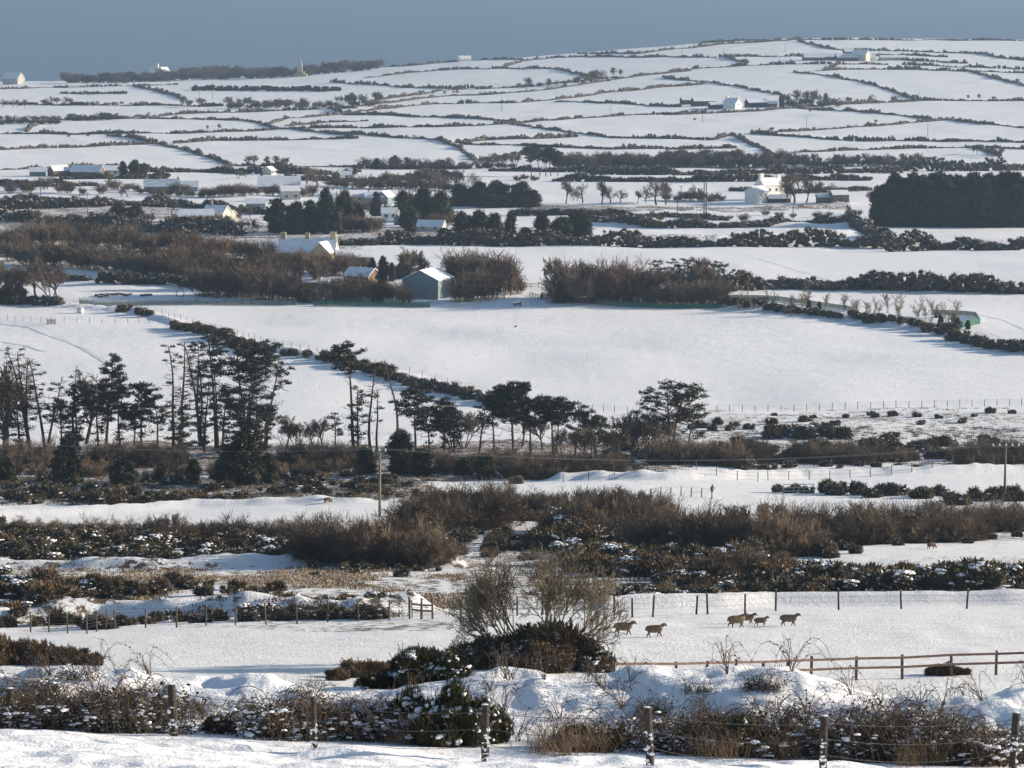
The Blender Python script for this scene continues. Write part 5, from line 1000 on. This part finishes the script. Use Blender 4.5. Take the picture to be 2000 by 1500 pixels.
# ------------------------------------------------------------------ the thorn tree in the sheep field
def thorn():
    rng=np.random.default_rng(77); p=at(1046,1298); out=[]; s=p.y/F
    for k in range(15):
        t=(k+.5)/15*2-1; dx=t*1.45+rng.normal(0,.08); L=3.0-.35*abs(t)+rng.normal(0,.12)
        grow(rng,np.array([t*1.6+rng.normal(0,.15),rng.normal(0,.4),.15]),np.array([dx,rng.normal(0,.35),1.-.15*abs(t)]),L,.06,0,4,out,up=.05,nk=(7,5,4,4),spread=.58,ratio=.6,wig=.17)
    r=thing('thorn_tree','wide leafless thorn tree standing over gorse in the sheep field','tree',p,0,None,(1050,1180))
    ob('trunk',segs2mb(out,0,1,5).mesh('trunk',['thorn_twig'],True),r); ob('crown',segs2mb(out,2,9,3,.0055).mesh('crown',['thorn_twig']),r)
    z=max(o[1][2] for o in out); x_=max(abs(o[1][0]) for o in out); r.scale=(4.7/x_,1,6.7/z)
thorn()
NG=[gorse_proto(120+i,nsp=9000,sl=.17,sw=.05,snow=(40,24,50)[i],lobes=17,q0=.27,core=.78,up=.5,leaf='gorse_leaf') for i in range(3)]
NGB=[gorse_proto(125+i,nsp=9000,sl=.2,sw=.05,snow=4,lobes=17,q0=.27,core=.78,up=.5,leaf='rust_gorse') for i in range(2)]
def ng(spec,lb,grp='gorse bushes near the thorn tree'):
    for x,b,t,k,bare in spec:
        p=at(x,b); bush(k,x,b,(b-t)*p.y/F,lb,grp,NGB if bare else NG,pos=p,wx=1.15,unit=1.9,now=True)
ng([(930,1302,1222,0,0),(975,1300,1210,1,0),(1030,1302,1216,2,0),(1075,1304,1190,1,1),(1120,1304,1226,0,1),(1160,1308,1250,2,0),(1060,1312,1240,1,1),(1180,1312,1285,0,0),(1000,1306,1240,2,0)],'gorse mound under the thorn tree')
ng([(820,1308,1250,1,1),(850,1306,1252,0,1),(770,1316,1280,2,1),(700,1322,1276,0,1),(740,1322,1285,1,1),(890,1308,1262,0,0),(660,1328,1296,1,1)],'gorse at the end of the bank left of the thorn tree')
ng([(20,1300,1232,0,1),(60,1300,1240,1,1),(100,1300,1250,0,1),(140,1302,1258,1,1),(185,1302,1270,0,1),(-10,1302,1230,1,1)],'dark brown gorse at the left edge of the sheep field')
ng([(1825,1322,1296,0,1),(1850,1322,1290,1,1),(1876,1322,1300,0,1)],'small dark gorse by the railed fence','gorse by the railed fence')
# ------------------------------------------------------------------ foreground fence
def ffence():
    top=[(18,1338,1425),(340,1330,1440),(615,1344,1462),(948,1362,1485),(1270,1376,1500),(1607,1385,1508),(1977,1384,1512),(2290,1384,1520)]
    o0=at(948,1485); r=thing('roadside_fence','weathered post fence with sagging barbed wires across the foreground bank','fence',o0,0,None,(948,1430)); T=[]
    rr=random.Random(2); A=at(-330,1420); T.append(Vector(A)-o0+Vector((0,0,1.0)))
    for i,(x,t,b) in enumerate(top):
        p=at(x,b); H=(b-t)*p.y/F*.97; mb=MB(); R=.075 if i!=2 else .055
        n=9; lean=rr.uniform(-.05,.05); P_=[(lean*H*k/n+rr.uniform(-.006,.006),rr.uniform(-.006,.006),H*k/n if k else -.4) for k in range(n+1)]; polytube(mb,P_,[R*rr.uniform(.93,1.05) for _ in P_],9); q=P_[-1]; tubes(mb,[q],[(q[0],q[1],q[2]+.012)],R*.97,.004,9)
        ob('post',mb.mesh('post',['old_post'],False),r,p-o0)
        sn=MB(); rg=np.random.default_rng(i); m=18; z=rg.random(m)*H*.6; blobs(sn,np.stack([rg.normal(0,.03,m)+lean*z,-R*.9+rg.random(m)*.02,z],1),np.stack([.025+.035*rg.random(m),.012+0*z,.012+.035*rg.random(m)],1),rg,1,0,.3); ob('stuck_snow',sn.mesh('stuck_snow',['snow']),r,p-o0)
        T.append(p-o0+Vector((lean*H,-R,H)))
    for k,dz in enumerate((-.12,-.42,-.72)):
        mb=MB(); P_=[]
        for a,b in zip(T[:-1],T[1:]): P_+=[tuple(a.lerp(b,f)+Vector((0,0,dz-.10*4*f*(1-f)*(1+k*.4)))) for f in np.arange(0,1,.08)]
        P_=np.array(P_); polytube(mb,P_,.006,3)
        rg=np.random.default_rng(k); i=rg.integers(0,len(P_)-1,260); q=P_[i]+(P_[i+1]-P_[i])*rg.random((260,1)); d=rdir(rg,260)*.03; tubes(mb,q-d,q+d,.003,.002,3); ob('barbed_wire',mb.mesh('barbed_wire',['wire']),r)
ffence()
# ------------------------------------------------------------------ foreground bank plants
mat('bramble',(.11,.08,.06),col2=(.06,.045,.036),scale=6)
mat('bramble_leaf',(.035,.042,.025),col2=(.075,.05,.03),scale=5,snow=.35,sscale=9,sth=.55)
mat('dead_leaf',(.11,.07,.045),col2=(.06,.042,.028),scale=8,snow=.3,sscale=10,sth=.6)
mat('dry_stem',(.24,.17,.10),col2=(.12,.08,.055),scale=5)
mat('near_gorse',(.030,.040,.018),col2=(.075,.066,.028),scale=3)
def bramble_proto(seed,n=16,leafy=260,L=1.8,leaf='bramble_leaf',snow=48,sb=.35):
    rng=np.random.default_rng(seed); mb=MB()
    for i in range(n):
        a=rng.random()*6.28; p=np.array([rng.normal(0,sb),rng.normal(0,sb*.4),0]); e=np.array([math.cos(a),math.sin(a)*.6,0]); l=L*(.5+.8*rng.random()); hgt=.5+.7*rng.random(); P_=[]
        for k in range(13): f=k/12; P_.append(p+e*l*f*.8+np.array([0,0,hgt*4*f*(1.02-f)*.9+.02])+rng.normal(0,.012,3))
        polytube(mb,P_,np.linspace(.010,.004,13),4,0)
        if sb<.1: flakes(mb,np.array(P_)[rng.integers(1,13,8)]+rng.normal(0,.01,(8,3)),.06,rng,1)
        for k in range(5):
            j=rng.integers(2,11); d=rdir(rng,1,-.2)[0]; q=P_[j]; m1=q+d*.14; tubes(mb,[q,m1],[m1,m1+(d+[0,0,.3])*.14],[.005,.004],[.004,.002],3,0)
    if sb<.1: return (mb.mesh('bramble',['bramble',leaf,'snow']),)
    C3=np.stack([rng.normal(0,.6,12),rng.normal(0,.2,12),.1+.35*rng.random(12)],1); k=rng.integers(0,12,leafy*3); P_=C3[k]+rng.normal(0,.16,(len(k),3)); P_[:,2]=np.abs(P_[:,2]); flakes(mb,P_,.075,rng,1)
    k=rng.integers(0,12,snow); P_=C3[k]+rng.normal(0,.13,(snow,3))+[0,0,.14]; q=.015+.05*rng.random(snow)**1.5; blobs(mb,P_,np.stack([q*1.8,q*1.3,q*.55],1),rng,1,2,.4)
    return (mb.mesh('bramble',['bramble',leaf,'snow']),)
BR=[bramble_proto(200+i,(14,20,10,18)[i],(200,320,120,260)[i],leaf='bramble_leaf' if i%2 else 'dead_leaf') for i in range(4)]
def grass_proto(seed,n=90,H=.9,m='dry_stem'):
    rng=np.random.default_rng(seed); mb=MB(); b=np.stack([rng.normal(0,.35,n),rng.normal(0,.15,n),np.zeros(n)],1); d=np.stack([rng.normal(0,.22,n),rng.normal(0,.2,n),np.ones(n)],1); l=(H*(.35+.75*rng.random(n)))[:,None]
    m1=b+d*l*.5; d2=d+np.stack([rng.normal(0,.35,n),rng.normal(0,.3,n),-.1*np.ones(n)],1); m2=m1+d2*l*.35; m3=m2+(d2+np.stack([rng.normal(0,.3,n),rng.normal(0,.3,n),-.5*np.ones(n)],1))*l*.2
    tubes(mb,b,m1,.0055,.0045,3);tubes(mb,m1,m2,.0045,.0035,3);tubes(mb,m2,m3,.0035,.002,3)
    k=rng.random(n)<.4; spikes(mb,m3[k],rdir(rng,int(k.sum()),-.3),.05,.03,rng); return (mb.mesh('dry_grass',[m]),)
GR=[grass_proto(220+i,(110,70,140)[i],(.9,1.1,.75)[i]) for i in range(3)]
NEAR=[gorse_proto(240+i,nsp=26000,sl=.13,sw=.024,snow=s_,lobes=20,q0=.24,core=.7,up=.6,leaf='near_gorse') for i,s_ in enumerate((110,60,24))]
def fp(x,row,yoff=0):   # a point on the bank: photograph column, distance along the bank's face
    X,Y=(x-1000)/F*1.008*row,row; return Vector((X,Y,gz(X,Y)))
rb=random.Random(12)
for i in range(140):
    x=rb.uniform(-60,2060); Y=rb.choice((rb.uniform(57.8,59.4),rb.uniform(57.8,59.8),rb.uniform(59,62.5)))
    if 750<x<1010 or (noise(np.array([x*.011]),np.array([Y*.2]),5)[0]<-.22): continue
    p=fp(x,Y); s=rb.uniform(.5,.95)*(1.05 if Y<60 else .62); o=ob('bramble_bush',BR[rb.randrange(4)][0],None,p-Vector((0,0,.05)),(rb.uniform(-.1,.25),0,rb.uniform(-.5,.5)+(PI if rb.random()<.5 else 0)),(s,s,s*rb.uniform(.8,1.25)))
    tag(o,'snow-specked arching bramble','bramble','brambles on the foreground bank',topx(*p))
for i in range(120):
    x=rb.choice((rb.uniform(1040,2040),rb.uniform(1040,2040),rb.uniform(-40,1040))); Y=rb.uniform(57.2,59.4) if x>1040 else rb.uniform(58,61); p=fp(x,Y); s=rb.uniform(.45,.95)
    if noise(np.array([x*.012]),np.array([Y*.3]),6)[0]<-.12: continue
    o=ob('dry_grass_tuft',GR[rb.randrange(3)][0],None,p-Vector((0,0,.04)),(0,0,rb.uniform(0,6.28)),(s,s,s*rb.uniform(.7,1.2))); tag(o,'tuft of tall dry stems','grass tuft','dry stems on the foreground bank',topx(*p))
SPR=[bramble_proto(210+i,9,16,1.5,leaf='dead_leaf',snow=10,sb=.04) for i in range(3)]
for i in range(70):
    x=rb.uniform(-60,2060); Y=rb.uniform(59.5,63.6); p=fp(x,Y); s=rb.uniform(.35,.75); o=ob('twig_spray',SPR[rb.randrange(3)][0],None,p-Vector((0,0,.05)),(rb.uniform(0,.4),0,rb.uniform(0,6.28)),(s,s,s)); tag(o,'spray of bare twigs on the snowy bank','twigs','twigs on the snowy bank face',topx(*p))
def nb(x,Y,h,k,lb,wx=1.):
    p=fp(x,Y); s=h/1.9; o=ob('gorse_bush',NEAR[k][0],None,p-Vector((0,0,.15)),(0,0,rb.uniform(0,6)),(s*wx,s*wx,s)); tag(o,lb,'bush','gorse bushes on the foreground bank',topx(p.x,p.y,p.z+h/2))
for x,Y,h,k,lb,wx in ((810,59.4,1.5,0,'large dark gorse laden with snow on the foreground bank, left half',.62),(880,59.2,1.75,0,'tallest snow-laden gorse on the foreground bank',.6),(950,59.0,1.35,0,'snow-laden gorse touching the foreground post',.55),(905,58.2,1.1,1,'low snowy gorse at the foot of the tallest one',.62),(845,58.3,1.1,2,'low dark gorse in front of the snow-laden ones',.7),
   (800,64.,1.25,1,'gorse on the crest behind the snow-laden ones',.7),(870,64.,1.0,0,'snowy gorse on the crest of the bank',.8),(740,64.5,1.0,2,'dark gorse on the crest left of the snowy ones',.8),
   (1380,58.8,1.15,2,'green-brown gorse right of the mossy post',.62),(1440,58.6,1.25,2,'tallest green-brown gorse before the right bank',.6),(1500,58.5,1.0,1,'gorse left of the thick right post',.6),(1340,58.6,.8,2,'small gorse against the mossy post',.7),
   (1560,58.4,.7,2,'small gorse at the foot of the right bank',.7),(1690,58.4,.7,1,'small snowy gorse between the right posts',.8),(1800,58.4,.7,2,'dark clump between the right posts',.8),(1860,58.2,.75,2,'dark clump beside the last post',.8),
   (60,60.2,.9,2,'dark clump high on the left bank',.8),(20,59,1.1,1,'dark clump at the left edge of the bank',.7),(120,59.4,.9,2,'brown clump on the left bank',.8),(260,58.8,.7,1,'small dark clump left of the leaning post',.8),(420,59,.7,2,'dark clump right of the leaning post',.8),(510,59.3,.9,1,'dark snowy clump between the left posts',.8),(560,58.7,.7,2,'clump low between the left posts',.8),(680,58.8,.9,1,'dark clump right of the thin post',.7),(740,59.3,.9,2,'dark clump left of the snow-laden gorse',.7),
   (1110,58.6,.8,2,'dark clump right of the centre post',.7),(1200,58.5,.8,1,'dark clump left of the mossy post',.7),(1385,66.5,.5,2,'small brown tuft on the drift crest',.8),(1480,66,.6,2,'reddish tuft on the drift crest',.9),(1225,60.5,.35,2,'little green gorse sprig on the drift',.9)):
    nb(x,Y,h,k,lb,wx)
# ------------------------------------------------------------------ rough grass and heather: uncountable
def tufts(name,lb,polys,seed,mats,h,n,w=.5):
    rng=np.random.default_rng(seed); P_=[];Hh=[]
    for (poly,cnt) in polys:
        a=np.array(poly,float).reshape(-1,2); lo,hi=a.min(0),a.max(0); k=0
        xs=rng.uniform(lo[0],hi[0],cnt*3); ys=rng.uniform(lo[1],hi[1],cnt*3); ok=poly_in(xs,ys,poly); xs=xs[ok][:cnt]; ys=ys[ok][:cnt]
        # rows -> distance by table
        for x,y in zip(xs,ys): P_.append(hit(x,y))
    P_=np.array(P_); keep=noise(P_[:,0]*.22,P_[:,1]*.12,seed)+.25*noise(P_[:,0]*.9,P_[:,1]*.9,seed+1)>-.12; P_=P_[keep]; z=ground(P_[:,0],P_[:,1])+CAMZ; C3=np.stack([P_[:,0],P_[:,1],z],1); o0=C3[0].copy(); k=np.repeat(np.arange(len(C3)),n)
    D=rdir(rng,len(k),.25); B=C3[k]-o0+np.stack([rng.normal(0,w*.5,len(k)),rng.normal(0,w*.5,len(k)),np.zeros(len(k))],1); mb=MB(); ln=h*(.5+.8*rng.random(len(k)))
    D[:,:2]*=.8; half=rng.random(len(k))<.6; spikes(mb,B[half],D[half],ln[half],.07,rng,0); spikes(mb,B[~half],D[~half],ln[~half]*.8,.09,rng,1)
    o=ob(name,mb.mesh(name,mats),None,tuple(o0)); o['kind']='stuff'; return tag(o,lb,'ground cover',None,topx(*o0))
tufts('rough_grass','tawny rough grass poking through snow on the slopes',[((240,1112,900,1110,900,1190,240,1190),2600),((0,1115,240,1112,240,1190,0,1190),300),((850,1030,1300,1030,1300,1150,880,1185),500),((1300,800,2000,795,2000,840,1300,845),420),((1100,850,1400,850,1400,900,1100,900),200),((1480,900,2000,905,2000,925,1500,925),220),((0,985,900,925,900,985,500,985),250),((1000,400,1660,400,1660,412,1000,415),300)],31,['grass_dry','grass_dark'],.27,24,.8)
tufts('heather','dark snow-flecked heather covering the rough ground',[((0,925,820,925,820,985,0,990),1500),((820,890,1350,890,1350,935,820,935),500),((1150,845,2000,830,2000,905,1150,905),900),((0,1090,900,1090,900,1115,0,1118),200),((0,1190,800,1190,800,1205,0,1215),260),((380,560,800,560,800,590,380,590),100),((1050,1150,1400,1150,1400,1185,1050,1185),200)],35,['gorse_leaf','heath_twig'],.42,34,.8)
# ------------------------------------------------------------------ air
def haze():
    x0,x1,y0,y1,z0,z1=-26000,26000,-60,52000,-20,175
    mb=MB(); box(mb,((x0+x1)/2,(y0+y1)/2,(z0+z1)/2),(x1-x0,y1-y0,z1-z0)); m=bpy.data.materials.new('haze'); m.use_nodes=True; N=m.node_tree; N.nodes.remove(N.nodes['Principled BSDF'])
    v=N.nodes.new('ShaderNodeVolumePrincipled'); v.inputs['Color'].default_value=(.24,.345,.49,1); v.inputs['Density'].default_value=.000155; v.inputs['Anisotropy'].default_value=.2; N.links.new(v.outputs[0],N.nodes['Material Output'].inputs['Volume']); MT['haze']=m
    o=ob('haze',mb.mesh('haze',['haze'])); o['kind']='stuff'; o['label']='pale winter haze over the fields and sea'; o['category']='haze'
haze()
# ------------------------------------------------------------------ gorse: the 230 largest are bushes, the rest one scrub mass
GLOW=[gorse_proto(140+i,nsp=800,sl=.3,sw=.16,snow=(8,14)[i],lobes=6)[0] for i in range(2)]
def flush_gorse():
    GQ.sort(key=lambda g:-g[3]*F/g[12].y); 
    for g in GQ[:230]: bush(*g,now=True)
    rest=GQ[230:]; mb=MB(); rr=np.random.default_rng(9); o0=np.array(rest[0][12]); D=[]
    for me in GLOW:
        V=np.zeros(len(me.vertices)*3); me.vertices.foreach_get('co',V); m=np.array([p.material_index for p in me.polygons]); f=[tuple(p.vertices) for p in me.polygons]; D.append((V.reshape(-1,3),np.array(f),m))
    for g in rest:
        V,Fc,m=D[g[0]%2]; s=g[3]/2.; a=rr.random()*6.28; c_,s_=math.cos(a),math.sin(a); W=np.stack([(V[:,0]*c_-V[:,1]*s_)*s*g[10],(V[:,0]*s_+V[:,1]*c_)*s*g[10],V[:,2]*s],1)+np.array(g[12])-o0-[0,0,.08*g[3]]
        n=mb.n
        for k in range(3): mb.p.append((W if k==0 else np.zeros((0,3)),Fc[m==k]+n,k))
        mb.n+=len(W)
    o=ob('gorse_scrub',mb.mesh('gorse_scrub',['gorse_leaf','gorse_core','snow']),None,tuple(o0)); o['kind']='stuff'; tag(o,'low far gorse scrub scattered over banks and rough ground','gorse scrub',None,(rest[0][1],rest[0][2]))
flush_gorse()
# ------------------------------------------------------------------ labels: where each of several like things stands
LM=[('the grey barn',835,560),('the three-chimneyed farmhouse',600,480),('the white cottage',1490,385),('the silo',1527,190),('the hilltop farm',1660,112),('the dark plantation',1850,400),('the umbrella pines',1060,320),('the central power pole',742,950),('the right power pole',1960,920),('the walking sheep',1480,1213),('the thorn tree',1050,1180),('the railed fence',1750,1305),('the windswept pine',1305,810),('the coastal monument',586,135),('the close pole pair',1377,390),('the sapling plot',1840,630),('the feeder ring',352,574),('the far-left barns',130,335),('the bungalows',410,415),('the tall conifers',600,410),('the snowy gateway',1030,580),('the great pine crown',480,700),('the conical pine',210,740),('the tall tiered pine',692,740),('the grazing brown sheep',1818,1070),('the large barn',543,355),('the left field hurdle',100,630),('the hill farmhouse',1432,200),('the leaning post',340,1390),('the mossy post',1270,1440),('the last post',1977,1440),('the thick right post',1607,1440),('the centre post',948,1430),('the thin post',615,1400),('the left larches',75,780),('the coast house pair',310,148),('the hill shoulder house',907,110)]
ORD=['','first','second','third','fourth','fifth','sixth','seventh','eighth','ninth','tenth','eleventh','twelfth']
def ordn(i): return ORD[i] if i<13 else '%d%s'%(i,'th' if i%100 in(11,12,13) else {1:'st',2:'nd',3:'rd'}.get(i%10,'th'))
def relabel():
    by={}
    for o,l,px in REG: by.setdefault(l,[]).append((o,px))
    for l,v in by.items():
        if len(v)==1 and len(l.split())>5: continue
        sub={}
        for o,(x,y) in v:
            if o.get('kind')=='stuff': continue
            n,lx,ly=min(LM,key=lambda t:abs(t[1]-x)+2.2*abs(t[2]-y)); dx,dy=x-lx,y-ly
            w_=('right of' if dx>0 else 'left of') if abs(dx)>2*abs(dy) else ('below' if dy>0 else 'above'); sub.setdefault((w_,n),[]).append((x,o))
        for (w_,n),q in sub.items():
            q.sort(key=lambda t:t[0])
            for i,(x,o) in enumerate(q):
                tail='' if len(q)==1 else ', %s from left'%ordn(i+1); k='%s, %s %s%s'%(l,w_,n,tail)
                if len(k.split())>16: k='%s, %s %s%s'%(l,w_,n.replace('the ',''),tail)
                if len(k.split())>16: k=k.replace(' of the ',' of ').replace(' in the ',' in ').replace(' the ',' ')
                if len(k.split())>16: k=k.replace(' from left',' along')
                o['label']=k
relabel()
